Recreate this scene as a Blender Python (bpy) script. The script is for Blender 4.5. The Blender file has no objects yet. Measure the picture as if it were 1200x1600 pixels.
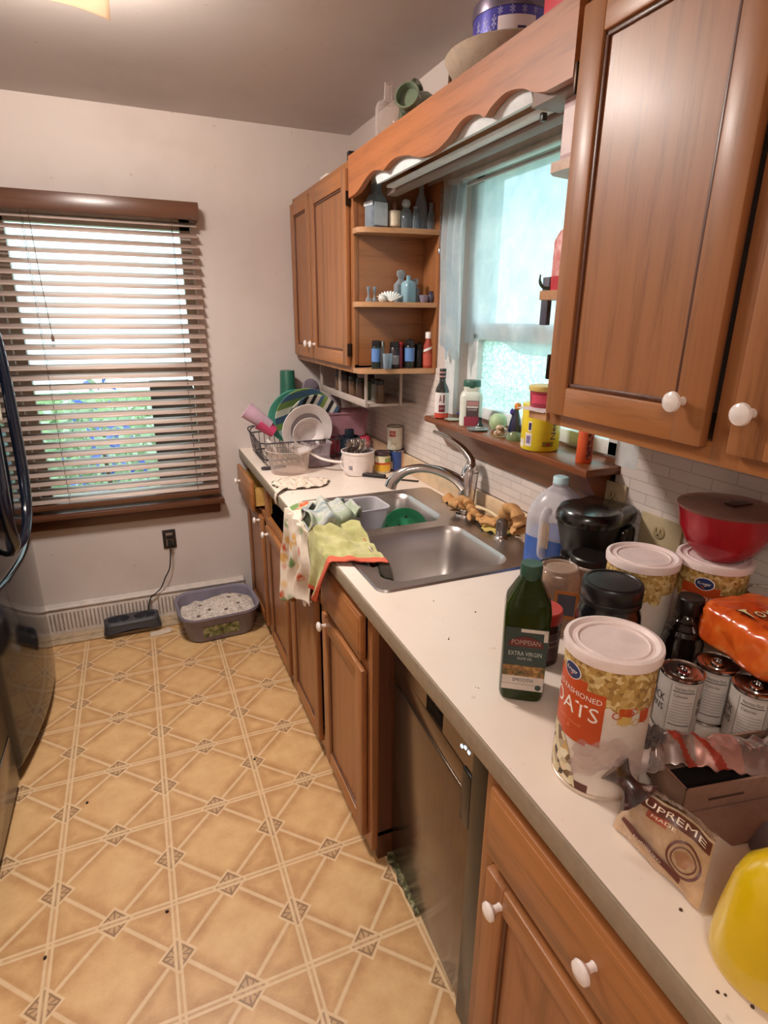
import bpy, bmesh, math, random
from mathutils import Matrix, Vector, noise
random.seed(7)
sc = bpy.context.scene
COL = sc.collection
PI = math.pi
# ---------------------------------------------------------------- camera
cam_d = bpy.data.cameras.new('camera'); cam = bpy.data.objects.new('camera', cam_d); COL.objects.link(cam)
yaw, pitch, roll, FPX = 0.400587542, 0.324520278, 0.00921551338, 902.992709
ca, sa, cb, sb, cr, sr = math.cos(yaw), math.sin(yaw), math.cos(pitch), math.sin(pitch), math.cos(roll), math.sin(roll)
fwd = Vector((sa*cb, ca*cb, -sb)); rt = Vector((ca, -sa, 0)); up = rt.cross(fwd)
rt2 = cr*rt + sr*up; up2 = -sr*rt + cr*up
m = Matrix((rt2, up2, -fwd)).transposed().to_4x4(); m.translation = Vector((-.468, 0, 1.589))
cam.matrix_world = m
cam_d.sensor_fit = 'HORIZONTAL'; cam_d.sensor_width = 36; cam_d.lens = FPX/1200*36; cam_d.clip_start = .02
sc.camera = cam
CAMXY = (-.468, 0.0)
# ---------------------------------------------------------------- view, world, lights
sc.view_settings.view_transform = 'Standard'; sc.view_settings.look = 'None'
sc.view_settings.exposure = 0.0; sc.view_settings.gamma = 1.0; sc.view_settings.use_curve_mapping = False
cy = sc.cycles
cy.max_bounces = 10; cy.transparent_max_bounces = 16; cy.diffuse_bounces = 5; cy.glossy_bounces = 4; cy.transmission_bounces = 6
cy.caustics_reflective = False; cy.caustics_refractive = False; cy.sample_clamp_indirect = 6.0; cy.use_denoising = True
W = bpy.data.worlds.new('overcast_sky'); sc.world = W; W.use_nodes = True
bg = W.node_tree.nodes['Background']
bg.inputs['Color'].default_value = (.84, .95, 1.0, 1); bg.inputs['Strength'].default_value = 2.8
def area(name, loc, rot, sx, sy, power, col, portal=False):
    l = bpy.data.lights.new(name, 'AREA'); l.shape = 'RECTANGLE'; l.size = sx; l.size_y = sy; l.energy = power; l.color = col
    if portal: l.cycles.is_portal = True
    o = bpy.data.objects.new(name, l); COL.objects.link(o); o.location = loc; o.rotation_euler = rot; return o
area('portal_far_window', (-.55, 3.30, 1.36), (-PI/2, 0, 0), .85, 1.36, 1, (1, 1, 1), True)
area('portal_sink_window', (.83, 1.53, 1.64), (0, PI/2, 0), .84, .92, 1, (1, 1, 1), True)
# unseen area light put in for the light from behind the camera
area('unseen_rear_light', (-1.15, -.75, 2.42), (0, 0, 0), .5, .5, 24, (1.0, .91, .82))

# ---------------------------------------------------------------- material helpers
def lin(h):
    h = h.lstrip('#'); r = [int(h[i:i+2], 16)/255 for i in (0, 2, 4)]
    return tuple((c/12.92 if c <= .04045 else ((c+.055)/1.055)**2.4) for c in r) + (1,)
MATS = {}
def nmat(name):
    mt = bpy.data.materials.new(name); mt.use_nodes = True
    return mt, mt.node_tree, mt.node_tree.nodes['Principled BSDF'], mt.node_tree.nodes['Material Output']
def mth(nt, op, a, b=None, c=None):
    n = nt.nodes.new('ShaderNodeMath'); n.operation = op
    for i, v in enumerate((a, b, c)):
        if v is None: continue
        if isinstance(v, (int, float)): n.inputs[i].default_value = v
        else: nt.links.new(v, n.inputs[i])
    return n.outputs[0]
def mixc(nt, fac, a, b):
    n = nt.nodes.new('ShaderNodeMix'); n.data_type = 'RGBA'
    for i, v in ((0, fac), (6, a), (7, b)):
        if isinstance(v, (int, float)): n.inputs[i].default_value = v
        elif isinstance(v, tuple): n.inputs[i].default_value = v
        else: nt.links.new(v, n.inputs[i])
    return n.outputs[2]
def coord(nt, scale=(1, 1, 1), kind='Object'):
    t = nt.nodes.new('ShaderNodeTexCoord'); mp = nt.nodes.new('ShaderNodeMapping'); mp.inputs['Scale'].default_value = scale
    nt.links.new(t.outputs[kind], mp.inputs[0]); return mp.outputs[0]
def noi(nt, vec, scale, detail=3, rough=.5, dist=0):
    n = nt.nodes.new('ShaderNodeTexNoise'); n.inputs['Scale'].default_value = scale; n.inputs['Detail'].default_value = detail
    n.inputs['Roughness'].default_value = rough; n.inputs['Distortion'].default_value = dist
    nt.links.new(vec, n.inputs['Vector']); return n.outputs[0]
def ramp(nt, fac, stops):
    r = nt.nodes.new('ShaderNodeValToRGB'); e = r.color_ramp.elements
    while len(e) > 1: e.remove(e[-1])
    e[0].position = stops[0][0]; e[0].color = stops[0][1]
    for p, c in stops[1:]:
        x = e.new(p); x.color = c
    nt.links.new(fac, r.inputs[0]); return r.outputs[0]
def bump(nt, bs, h, strength=.2, dist=.002):
    b = nt.nodes.new('ShaderNodeBump'); b.inputs['Strength'].default_value = strength; b.inputs['Distance'].default_value = dist
    nt.links.new(h, b.inputs['Height']); nt.links.new(b.outputs[0], bs.inputs['Normal'])
def mat(color, rough=.5, metal=0, var=.06, nscale=18, spec=.5, coat=0, bmp=0, sss=0, trans=0):
    """plain surface with a faint procedural unevenness"""
    key = ('m', color, rough, metal, var, nscale, spec, coat, bmp, trans)
    if key in MATS: return MATS[key]
    mt, nt, bs, out = nmat('surface_'+color.strip('#')); c = lin(color)
    v = noi(nt, coord(nt), nscale, 4, .6)
    lo = tuple(max(0, x*(1-var*2)) for x in c[:3])+(1,); hi = tuple(min(1, x*(1+var)) for x in c[:3])+(1,)
    nt.links.new(ramp(nt, v, [(.3, lo), (.62, hi)]), bs.inputs['Base Color'])
    bs.inputs['Roughness'].default_value = rough; bs.inputs['Metallic'].default_value = metal
    bs.inputs['Specular IOR Level'].default_value = spec; bs.inputs['Coat Weight'].default_value = coat; bs.inputs['Coat Roughness'].default_value = .08
    bs.inputs['Transmission Weight'].default_value = trans
    if bmp: bump(nt, bs, v, bmp, .003)
    MATS[key] = mt; return mt
def clear(tint, opac=.25, rough=.06, body=None, bmp=0):
    """thin see-through plastic or glass: tinted transparency with a glossy skin"""
    key = ('c', tint, opac, rough, body, bmp)
    if key in MATS: return MATS[key]
    mt, nt, bs, out = nmat('clear_'+tint.strip('#')); tr = nt.nodes.new('ShaderNodeBsdfTransparent'); tr.inputs[0].default_value = lin(tint)
    v = noi(nt, coord(nt), 30, 3)
    c = lin(body or tint)
    nt.links.new(ramp(nt, v, [(.3, tuple(x*.9 for x in c[:3])+(1,)), (.7, c)]), bs.inputs['Base Color'])
    bs.inputs['Roughness'].default_value = rough
    if bmp: bump(nt, bs, noi(nt, coord(nt), 55, 4, .6, 1.2), bmp, .006)
    fr = nt.nodes.new('ShaderNodeLayerWeight'); fr.inputs[0].default_value = .35
    f = mth(nt, 'MINIMUM', mth(nt, 'ADD', mth(nt, 'MULTIPLY', fr.outputs['Facing'], .55), opac), .95)
    mx = nt.nodes.new('ShaderNodeMixShader'); nt.links.new(f, mx.inputs[0]); nt.links.new(tr.outputs[0], mx.inputs[1]); nt.links.new(bs.outputs[0], mx.inputs[2])
    nt.links.new(mx.outputs[0], out.inputs[0]); MATS[key] = mt; return mt
def wood(base, dark, axis='z', rough=.42, coat=.12, scale=1.0, light=None):
    key = ('w', base, dark, axis, rough, coat, scale)
    if key in MATS: return MATS[key]
    mt, nt, bs, out = nmat('oak_'+axis)
    s = {'z': (1, 1, .06), 'y': (1, .06, 1), 'x': (.06, 1, 1)}[axis]
    vec = coord(nt, s)
    big = noi(nt, vec, 9*scale, 3, .55, .6); fine = noi(nt, vec, 130*scale, 4, .65); wv = nt.nodes.new('ShaderNodeTexWave')
    wv.wave_type = 'RINGS'; wv.rings_direction = {'z': 'X', 'y': 'X', 'x': 'Y'}[axis]
    wv.inputs['Scale'].default_value = 5*scale; wv.inputs['Distortion'].default_value = 7; wv.inputs['Detail'].default_value = 3; wv.inputs['Detail Scale'].default_value = 1.6
    nt.links.new(vec, wv.inputs[0])
    t = mth(nt, 'ADD', mth(nt, 'MULTIPLY', big, .42), mth(nt, 'ADD', mth(nt, 'MULTIPLY', fine, .50), mth(nt, 'MULTIPLY', wv.outputs[1], .12)))
    b, d = lin(base), lin(dark); h = tuple(min(1, x*1.18) for x in b[:3])+(1,)
    nt.links.new(ramp(nt, t, [(.28, d), (.50, b), (.75, h)]), bs.inputs['Base Color'])
    bs.inputs['Roughness'].default_value = rough; bs.inputs['Coat Weight'].default_value = coat; bs.inputs['Coat Roughness'].default_value = .22
    bump(nt, bs, fine, .12, .001); MATS[key] = mt; return mt
def speck(base, stops, scale=60, rough=.5, detail=2, cell=False, metal=0, spec=.5):
    """printed or mottled surface: several colours picked by noise"""
    key = ('s', base, tuple(stops), scale, rough, cell)
    if key in MATS: return MATS[key]
    mt, nt, bs, out = nmat('mottled_'+base.strip('#'))
    if cell:
        vo = nt.nodes.new('ShaderNodeTexVoronoi'); vo.inputs['Scale'].default_value = scale; nt.links.new(coord(nt), vo.inputs['Vector'])
        sp = nt.nodes.new('ShaderNodeSeparateColor'); nt.links.new(vo.outputs['Color'], sp.inputs[0]); f = sp.outputs[0]
    else: f = noi(nt, coord(nt), scale, detail, .6, .4)
    nt.links.new(ramp(nt, f, [(p, lin(c)) for p, c in stops]), bs.inputs['Base Color'])
    bs.inputs['Roughness'].default_value = rough; bs.inputs['Metallic'].default_value = metal; bs.inputs['Specular IOR Level'].default_value = spec
    MATS[key] = mt; return mt
def emit(color, strength):
    mt, nt, bs, out = nmat('glow'); bs.inputs['Base Color'].default_value = lin(color); bs.inputs['Emission Color'].default_value = lin(color); bs.inputs['Emission Strength'].default_value = strength
    return mt

# ---------------------------------------------------------------- mesh builder
_T = {}
def text_mesh(s):
    if s in _T: return _T[s]
    cu = bpy.data.curves.new('lettering', 'FONT'); cu.body = s; cu.size = 1; cu.resolution_u = 2
    o = bpy.data.objects.new('lettering', cu); COL.objects.link(o)
    me = bpy.data.meshes.new_from_object(o.evaluated_get(bpy.context.evaluated_depsgraph_get()))
    vs = [tuple(v.co[:2]) for v in me.vertices]; fs = [tuple(p.vertices) for p in me.polygons]
    bpy.data.objects.remove(o); bpy.data.meshes.remove(me)
    if vs:
        x0 = min(v[0] for v in vs); x1 = max(v[0] for v in vs); y0 = min(v[1] for v in vs); y1 = max(v[1] for v in vs)
        vs = [((x-(x0+x1)/2)/(x1-x0), (y-(y0+y1)/2)/(y1-y0)) for x, y in vs]
    _T[s] = (vs, fs); return _T[s]
class MB:
    def __init__(s): s.v = []; s.f = []; s.m = []; s.sm = []; s.M = Matrix()
    def add(s, vs, fs, mi=0, smooth=True):
        o = len(s.v); s.v += [s.M @ Vector(v) for v in vs]; s.f += [tuple(i+o for i in f) for f in fs]; s.m += [mi]*len(fs); s.sm += [smooth]*len(fs); return s
    def box(s, x0, x1, y0, y1, z0, z1, bev=0, mi=0, seg=2, taper=None):
        bm = bmesh.new(); bmesh.ops.create_cube(bm, size=1)
        for v in bm.verts:
            k = 1 if taper is None or v.co.z > 0 else taper
            v.co = Vector(((x0+x1)/2+v.co.x*(x1-x0)*k, (y0+y1)/2+v.co.y*(y1-y0)*k, (z0+z1)/2+v.co.z*(z1-z0)))
        if bev: bmesh.ops.bevel(bm, geom=bm.edges[:], offset=bev, segments=seg, affect='EDGES', profile=.5, clamp_overlap=True)
        bm.verts.index_update(); s.add([v.co[:] for v in bm.verts], [[v.index for v in f.verts] for f in bm.faces], mi, bev > 0 and seg > 2); bm.free(); return s
    def lathe(s, prof, n=32, mi=0, mis=None, ex=1, ey=1, cap=True, pw=None):
        """profile of (radius, z); pw > 2 squares the section off"""
        vs = []; fs = []
        for r, z in prof:
            for i in range(n):
                a = 2*PI*i/n; c, d = math.cos(a), math.sin(a); q = 1
                if pw: q = (abs(c)**pw+abs(d)**pw)**(-1/pw)
                vs.append((r*c*ex*q, r*d*ey*q, z))
        o = len(s.v)
        for k in range(len(prof)-1):
            fs = [(k*n+i, k*n+(i+1) % n, (k+1)*n+(i+1) % n, (k+1)*n+i) for i in range(n)]
            s.f += [tuple(j+o for j in f) for f in fs]; s.m += [mis[k] if mis else mi]*n; s.sm += [True]*n
        s.v += [s.M @ Vector(v) for v in vs]
        if cap:
            if prof[0][0] > 1e-5: s.f.append(tuple(o+i for i in reversed(range(n)))); s.m.append(mis[0] if mis else mi); s.sm.append(False)
            if prof[-1][0] > 1e-5: s.f.append(tuple(o+(len(prof)-1)*n+i for i in range(n))); s.m.append(mis[-1] if mis else mi); s.sm.append(False)
        return s
    def tube(s, pts, r, n=10, mi=0, flat=1.0):
        pts = [Vector(p) for p in pts]; N = len(pts); rs = r if isinstance(r, (list, tuple)) else [r]*N
        vs = []; u = None
        for i, p in enumerate(pts):
            t = (pts[min(i+1, N-1)]-pts[max(i-1, 0)]).normalized()
            if u is None: u = t.orthogonal().normalized()
            u = (u-t*u.dot(t)).normalized(); w = t.cross(u)
            for k in range(n):
                a = 2*PI*k/n; vs.append(p+rs[i]*(math.cos(a)*u+math.sin(a)*w*flat))
        fs = [(i*n+k, i*n+(k+1) % n, (i+1)*n+(k+1) % n, (i+1)*n+k) for i in range(N-1) for k in range(n)]
        fs += [tuple(reversed(range(n))), tuple((N-1)*n+k for k in range(n))]
        return s.add(vs, fs, mi)
    def grid(s, fn, nu, nv, mi=0, mif=None, smooth=True):
        vs = [fn(i/nu, j/nv) for j in range(nv+1) for i in range(nu+1)]
        o = len(s.v); s.v += [s.M @ Vector(v) for v in vs]
        for j in range(nv):
            for i in range(nu):
                s.f.append(tuple(o+k for k in (j*(nu+1)+i, j*(nu+1)+i+1, (j+1)*(nu+1)+i+1, (j+1)*(nu+1)+i)))
                s.m.append(mif((i+.5)/nu, (j+.5)/nv) if mif else mi); s.sm.append(smooth)
        return s
    def prism(s, pts, d0, d1, axis='x', mi=0):
        """outline in the two other axes, extruded along axis from d0 to d1"""
        f3 = {'x': lambda p, d: (d, p[0], p[1]), 'y': lambda p, d: (p[0], d, p[1]), 'z': lambda p, d: (p[0], p[1], d)}[axis]
        n = len(pts); vs = [f3(p, d0) for p in pts]+[f3(p, d1) for p in pts]
        fs = [tuple(reversed(range(n))), tuple(range(n, 2*n))]+[(i, (i+1) % n, n+(i+1) % n, n+i) for i in range(n)]
        return s.add(vs, fs, mi, False)
    def patch(s, r, z0, z1, a0, a1, mi=0, n=14, rf=None):
        """printed label lying on a round wall between two angles"""
        return s.grid(lambda u, v: ((rf(z0+(z1-z0)*v) if rf else r)*math.cos(a0+(a1-a0)*u), (rf(z0+(z1-z0)*v) if rf else r)*math.sin(a0+(a1-a0)*u), z0+(z1-z0)*v), n, 1 if not rf else 6, mi)
    def ctext(s, t, r, z, a, w, h, mi=0, rf=None, arc=0):
        vs, fs = text_mesh(t); out = []
        for x, y in vs:
            an = a+x*w/r; zz = z+y*h-arc*x*x
            rr = rf(zz) if rf else r
            out.append((rr*math.cos(an), rr*math.sin(an), zz))
        return s.add(out, fs, mi, False)
    def ftext(s, t, o, ux, uy, w, h, mi=0, arc=0):
        vs, fs = text_mesh(t); o, ux, uy = Vector(o), Vector(ux).normalized(), Vector(uy).normalized()
        return s.add([o+ux*x*w+uy*(y*h-arc*x*x) for x, y in vs], fs, mi, False)
    def build(s, name, mats, parent=None, solid=0, sub=0):
        me = bpy.data.meshes.new(name); me.from_pydata([v[:] for v in s.v], [], s.f)
        for x in (mats if isinstance(mats, (list, tuple)) else [mats]): me.materials.append(x)
        for p, mi, smo in zip(me.polygons, s.m, s.sm): p.material_index = mi; p.use_smooth = smo
        me.update(); me.set_sharp_from_angle(angle=math.radians(38)); o = bpy.data.objects.new(name, me); COL.objects.link(o)
        if parent is not None: o.parent = parent
        if solid: md = o.modifiers.new('thickness', 'SOLIDIFY'); md.thickness = solid; md.offset = 0
        if sub: md = o.modifiers.new('smooth', 'SUBSURF'); md.levels = md.render_levels = sub
        return o
def tag(o, label=None, cat=None, group=None, kind=None):
    for k, v in (('label', label), ('category', cat), ('group', group), ('kind', kind)):
        if v: o[k] = v
    return o
def thing(name, label, cat, loc, rz=0, group=None):
    o = bpy.data.objects.new(name, None); COL.objects.link(o); o.location = loc; o.rotation_euler = (0, 0, rz); o.empty_display_size = .05
    return tag(o, label, cat, group)
def solo(name, mb, mats, label, cat, loc=(0, 0, 0), rz=0, group=None, **k):
    o = mb.build(name, mats, **k); o.location = loc; o.rotation_euler = (0, 0, rz); return tag(o, label, cat, group)
def struct(name, mb, mats, parent=None, **k):
    o = mb.build(name, mats, parent, **k)
    if parent is None: o['kind'] = 'structure'
    return o
def WB(t):
    """builder fed with room coordinates for a part of thing t"""
    b = MB(); L = Matrix.Translation(t.location) @ Matrix.Rotation(t.rotation_euler[2], 4, 'Z'); b.M = L.inverted(); return b
def copy_tree(o, parent=None):
    c = o.copy(); COL.objects.link(c); c.parent = parent
    for ch in list(o.children): copy_tree(ch, c)
    return c
def face(x, y): return math.atan2(CAMXY[1]-y, CAMXY[0]-x)
def lerp(a, b, t): return a+(b-a)*t
def pl(pts, t):
    """point on a polyline / table at fraction t"""
    k = t*(len(pts)-1); i = min(int(k), len(pts)-2); f = k-i
    return Vector(pts[i]).lerp(Vector(pts[i+1]), f)
def smooth_path(pts, n=24):
    out = []; P = [Vector(p) for p in pts]; P = [2*P[0]-P[1]]+P+[2*P[-1]-P[-2]]
    for i in range(n+1):
        k = i/n*(len(P)-3); j = min(int(k), len(P)-4); t = k-j; a, b, c, d = P[j:j+4]
        out.append(.5*((2*b)+(c-a)*t+(2*a-5*b+4*c-d)*t*t+(3*b-a-3*c+d)*t**3))
    return out
WHITE = '#e9e2dc'
# ================================================================ setting
WX, FY, CZ = .648, 3.11, 2.44
def floor_mat():
    mt, nt, bs, out = nmat('vinyl_floor'); t = nt.nodes.new('ShaderNodeTexCoord'); sp = nt.nodes.new('ShaderNodeSeparateXYZ'); nt.links.new(t.outputs['Object'], sp.inputs[0])
    Pd = .3115
    X = mth(nt, 'DIVIDE', mth(nt, 'ADD', sp.outputs[0], .54), Pd); Y = mth(nt, 'DIVIDE', mth(nt, 'SUBTRACT', sp.outputs[1], 1.497), Pd)
    def fr(v): return mth(nt, 'ABSOLUTE', mth(nt, 'SUBTRACT', v, mth(nt, 'ROUND', v)))
    a = mth(nt, 'ADD', X, Y); b = mth(nt, 'SUBTRACT', X, Y)
    da, db, du, dv = fr(a), fr(b), fr(X), fr(mth(nt, 'ADD', Y, .5))
    def ln(d, w0, w1): 
        n = nt.nodes.new('ShaderNodeMapRange'); n.interpolation_type = 'SMOOTHSTEP'; n.inputs[1].default_value = w0; n.inputs[2].default_value = w1; n.inputs[3].default_value = 1; n.inputs[4].default_value = 0
        nt.links.new(d, n.inputs[0]); return n.outputs[0]
    dm = mth(nt, 'MAXIMUM', da, db); dmin = mth(nt, 'MINIMUM', da, db)
    inm = ln(dm, .125, .14)
    diag = mth(nt, 'MULTIPLY', ln(dmin, .012, .034), mth(nt, 'SUBTRACT', 1, inm))
    st = mth(nt, 'MAXIMUM', mth(nt, 'MULTIPLY', ln(du, .028, .038), mth(nt, 'SUBTRACT', 1, mth(nt, 'MULTIPLY', ln(du, .006, .014), .75))), mth(nt, 'MULTIPLY', ln(dv, .028, .038), mth(nt, 'SUBTRACT', 1, mth(nt, 'MULTIPLY', ln(dv, .006, .014), .75))))
    brd = mth(nt, 'MULTIPLY', ln(dm, .15, .17), mth(nt, 'SUBTRACT', 1, inm))
    grout = mth(nt, 'MAXIMUM', mth(nt, 'MAXIMUM', diag, st), brd)
    # tile body: cloudy, browner towards the grout as printed
    edge = ln(mth(nt, 'MINIMUM', dmin, mth(nt, 'MINIMUM', du, dv)), .02, .20)
    vec = coord(nt); cl = noi(nt, vec, 14, 5, .65); fine = noi(nt, vec, 220, 3, .7)
    big = noi(nt, vec, 1.6, 2)
    tf = mth(nt, 'ADD', mth(nt, 'MULTIPLY', edge, .26), mth(nt, 'ADD', mth(nt, 'MULTIPLY', cl, .66), mth(nt, 'MULTIPLY', fine, .2)))
    tile = ramp(nt, tf, [(.30, lin('#e2bd84')), (.5, lin('#d4a872')), (.78, lin('#b3834f'))])
    tile = mixc(nt, mth(nt, 'MULTIPLY', big, .35), tile, lin('#cfa078'))
    # motif: fan of dark veins
    ra = mth(nt, 'SUBTRACT', a, mth(nt, 'ROUND', a)); rb = mth(nt, 'SUBTRACT', b, mth(nt, 'ROUND', b))
    mx = mth(nt, 'ADD', ra, rb); my = mth(nt, 'ABSOLUTE', mth(nt, 'SUBTRACT', ra, rb))
    an = mth(nt, 'ARCTAN2', mx, mth(nt, 'ADD', my, .02))
    fan = mth(nt, 'ABSOLUTE', mth(nt, 'SINE', mth(nt, 'MULTIPLY', an, 5.0)))
    mcol = mixc(nt, ln(fan, .25, .5), lin('#c29c72'), lin('#8f6e50'))
    mcol = mixc(nt, ln(mth(nt, 'ABSOLUTE', mth(nt, 'SUBTRACT', dm, .118)), .006, .014), mcol, lin('#94704e'))
    c = mixc(nt, mth(nt, 'MULTIPLY', inm, mth(nt, 'SUBTRACT', 1, mth(nt, 'MULTIPLY', st, .8))), tile, mcol)
    grain = noi(nt, vec, 40, 3)
    c = mixc(nt, mth(nt, 'MULTIPLY', grout, .72), c, mixc(nt, grain, lin('#dcb98c'), lin('#f0d6b0')))
    nt.links.new(c, bs.inputs['Base Color']); bs.inputs['Roughness'].default_value = .42; bs.inputs['Specular IOR Level'].default_value = .4
    bump(nt, bs, mth(nt, 'MULTIPLY', grout, -1), .15, .002); return mt
def paint_mat(col, dirt='#a08a78', amt=.25, lump=.0):
    mt, nt, bs, out = nmat('wall_paint'); v = coord(nt); n1 = noi(nt, v, 2.2, 4, .6); n2 = noi(nt, v, 60, 4, .6); sp = noi(nt, v, 38, 1)
    c = mixc(nt, mth(nt, 'MULTIPLY', ramp(nt, n1, [(.5, (0, 0, 0, 1)), (.8, (1, 1, 1, 1))]), amt), lin(col), lin(dirt))
    c = mixc(nt, ramp(nt, sp, [(.76, (0, 0, 0, 1)), (.80, (.5, .5, .5, 1))]), c, lin(dirt))
    nt.links.new(c, bs.inputs['Base Color']); bs.inputs['Roughness'].default_value = .6; bump(nt, bs, mth(nt, 'ADD', n2, mth(nt, 'MULTIPLY', n1, lump)), .12, .003); return mt
wallm = paint_mat('#cfc3bd'); ceilm = paint_mat('#cdc5c2', '#a69a92', .3, 2.0)
struct('floor', MB().box(-1.9, .66, -2.3, 3.25, -.1, 0), floor_mat())
struct('ceiling', MB().box(-1.9, .80, -2.3, 3.25, CZ, CZ+.1), ceilm)
# right wall with the sink window opening; far wall with the tall window opening
OY0, OY1, OZ0, OZ1 = 1.10, 1.96, 1.19, 2.09
b = MB(); b.box(WX, WX+.15, -2.3, OY0, 0, CZ).box(WX, WX+.15, OY1, 3.25, 0, CZ).box(WX, WX+.15, OY0, OY1, 0, OZ0).box(WX, WX+.15, OY0, OY1, OZ1, CZ)
struct('wall_right', b, wallm)
VX0, VX1, VZ0, VZ1 = -.96, -.15, .67, 2.02
b = MB(); b.box(-1.9, VX0, FY, FY+.14, 0, CZ).box(VX1, WX, FY, FY+.14, 0, CZ).box(VX0, VX1, FY, FY+.14, 0, VZ0).box(VX0, VX1, FY, FY+.14, VZ1, CZ)
struct('wall_far', b, wallm)
struct('wall_left', MB().box(-1.9, -1.78, -2.3, 3.25, 0, CZ), wallm)
struct('wall_back', MB().box(-1.9, .80, -2.4, -2.3, 0, CZ), wallm)
# backsplash of white brick-shaped tiles
def brick_mat():
    mt, nt, bs, out = nmat('brick_tile'); t = nt.nodes.new('ShaderNodeTexCoord'); sp = nt.nodes.new('ShaderNodeSeparateXYZ'); nt.links.new(t.outputs['Object'], sp.inputs[0])
    cb_ = nt.nodes.new('ShaderNodeCombineXYZ'); nt.links.new(sp.outputs[1], cb_.inputs[0]); nt.links.new(sp.outputs[2], cb_.inputs[1])
    br = nt.nodes.new('ShaderNodeTexBrick'); nt.links.new(cb_.outputs[0], br.inputs[0]); br.inputs['Scale'].default_value = 1
    br.inputs['Brick Width'].default_value = .11; br.inputs['Row Height'].default_value = .027; br.inputs['Mortar Size'].default_value = .0016
    br.inputs['Color1'].default_value = lin('#dccfc6'); br.inputs['Color2'].default_value = lin('#d3c6be'); br.inputs['Mortar'].default_value = lin('#c2b3aa')
    nt.links.new(br.outputs[0], bs.inputs['Base Color']); bs.inputs['Roughness'].default_value = .45; bump(nt, bs, mth(nt, 'MULTIPLY', br.outputs[1], -1), .5, .003); return mt
BSM = brick_mat()
b = MB(); b.box(WX-.006, WX, -1.0, 1.08, 1.0, 1.40).box(WX-.006, WX, 1.08, 2.00, 1.0, 1.185).box(WX-.006, WX, 2.00, 3.11, 1.0, 1.40)
struct('wall_backsplash', b, BSM)
# floor edge strip under the far wall and the baseboard register on it
struct('trim_1', MB().box(-1.7, .03, 3.03, FY-.03, 0, .022, .004).box(-1.7, .03, 2.985, 3.032, 0, .012, .004), mat('#b9a184', .5, nscale=30, var=.12))
t = thing('baseboard_register', 'long pale metal baseboard heat register along the floor under the window', 'register', (-.62, 3.09, 0.0))
b = WB(t); b.prism([(3.075, .022), (3.108, .022), (3.108, .178), (3.092, .182), (3.078, .16)], -1.5, -.03, 'x')
b.build('housing', mat('#cfc2b8', .45), t)
b = WB(t)
for i in range(60):
    x = -1.20+i*.0185
    if not -.52 < x < -.50: b.box(x, x+.007, 3.0715, 3.077, .045, .135)
b.build('vent_slot', mat('#a08e80', .7), t)
b = WB(t); b.box(-1.5, -.03, 3.07, 3.085, .158, .168, .003).build('top_lip', mat('#d9cfc8', .4), t)

# ---------------- far window
WD = wood('#5f3a28', '#3c2218', 'x', .35, .3)
fw = struct('window_1', MB().box(VX0-.0, VX0+.045, 3.16, 3.21, VZ0, VZ1).box(VX1-.045, VX1, 3.16, 3.21, VZ0, VZ1).box(VX0, VX1, 3.16, 3.21, VZ1-.05, VZ1).box(VX0, VX1, 3.16, 3.21, VZ0, VZ0+.055).box(VX0, VX1, 3.15, 3.205, 1.315, 1.365), mat('#b7a598', .45))
MB().box(VX0+.04, VX1-.04, 3.182, 3.188, VZ0+.05, VZ1-.05).build('pane', clear('#f2fbfa', .02, .02), fw)
b = MB(); b.box(-1.20, -.105, 3.03, 3.16, .645, .672, .006).box(-1.18, -.125, 3.072, 3.11, .585, .645, .008)
b.build('window_stool', WD, fw)
# ---------------- venetian blind
t = thing('window_blind', 'brown wooden venetian blind with tilted slats hanging over the tall far window', 'blind', (-.56, 3.07, .68))
BX0, BX1 = -1.02, -.118
def slat_mat():
    mt, nt, bs, out = nmat('blind_slat'); v = coord(nt, (.05, 1, 1)); n1 = noi(nt, v, 60, 3)
    nt.links.new(ramp(nt, n1, [(.3, lin('#c9b0a4')), (.7, lin('#dcc6ba'))]), bs.inputs['Base Color']); bs.inputs['Roughness'].default_value = .35; return mt
b = WB(t); z = 1.985; k = 0
while z > .735:
    tl = math.radians(25); hw = .0250
    def sl(u, v, z=z): 
        q = (v-.5)*2; return (BX0+.01+u*(BX1-BX0-.02), 3.066-q*hw*math.cos(tl)*-1, z+q*hw*math.sin(tl)+.0022*(1-q*q))
    b.grid(sl, 1, 4); z -= .0445; k += 1
b.build('slats', slat_mat(), t, solid=.0028)
b = WB(t); b.box(BX0-.02, BX1, 3.005, 3.022, 2.0, 2.073, .004).box(BX1-.012, BX1, 3.02, 3.105, 2.0, 2.073, .002).box(BX0-.02, BX1, 3.022, 3.105, 2.045, 2.07, 0)
b.build('valance', wood('#64412f', '#48291d', 'x', .3, .3), t)
WB(t).box(BX0+.01, BX1-.01, 3.045, 3.09, .692, .722, .006).build('bottom_rail', wood('#64412f', '#48291d', 'x', .3, .3), t)
for x in (-.83, -.235):
    b = WB(t); b.tube([(x, 3.0465, 2.0), (x, 3.0455, .72)], .0011, 6).tube([(x, 3.094, 2.0), (x, 3.095, .72)], .0011, 6); b.build('ladder_cord', mat('#5a4636', .7), t)
wd = WB(t).tube([(-.80, 3.036, 2.0), (-.795, 3.03, 1.75), (-.785, 3.03, 1.5)], .0015, 6).build('tilt_cord', mat('#6f5040', .5), t)
b = WB(t)
b.M = b.M @ Matrix.Translation((-.785, 3.03, 1.475)); b.lathe([(.002, .03), (.006, .02), (.007, 0), (.0, 0)], 12)
b.build('tassel', mat('#6f5040', .5), wd)
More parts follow.
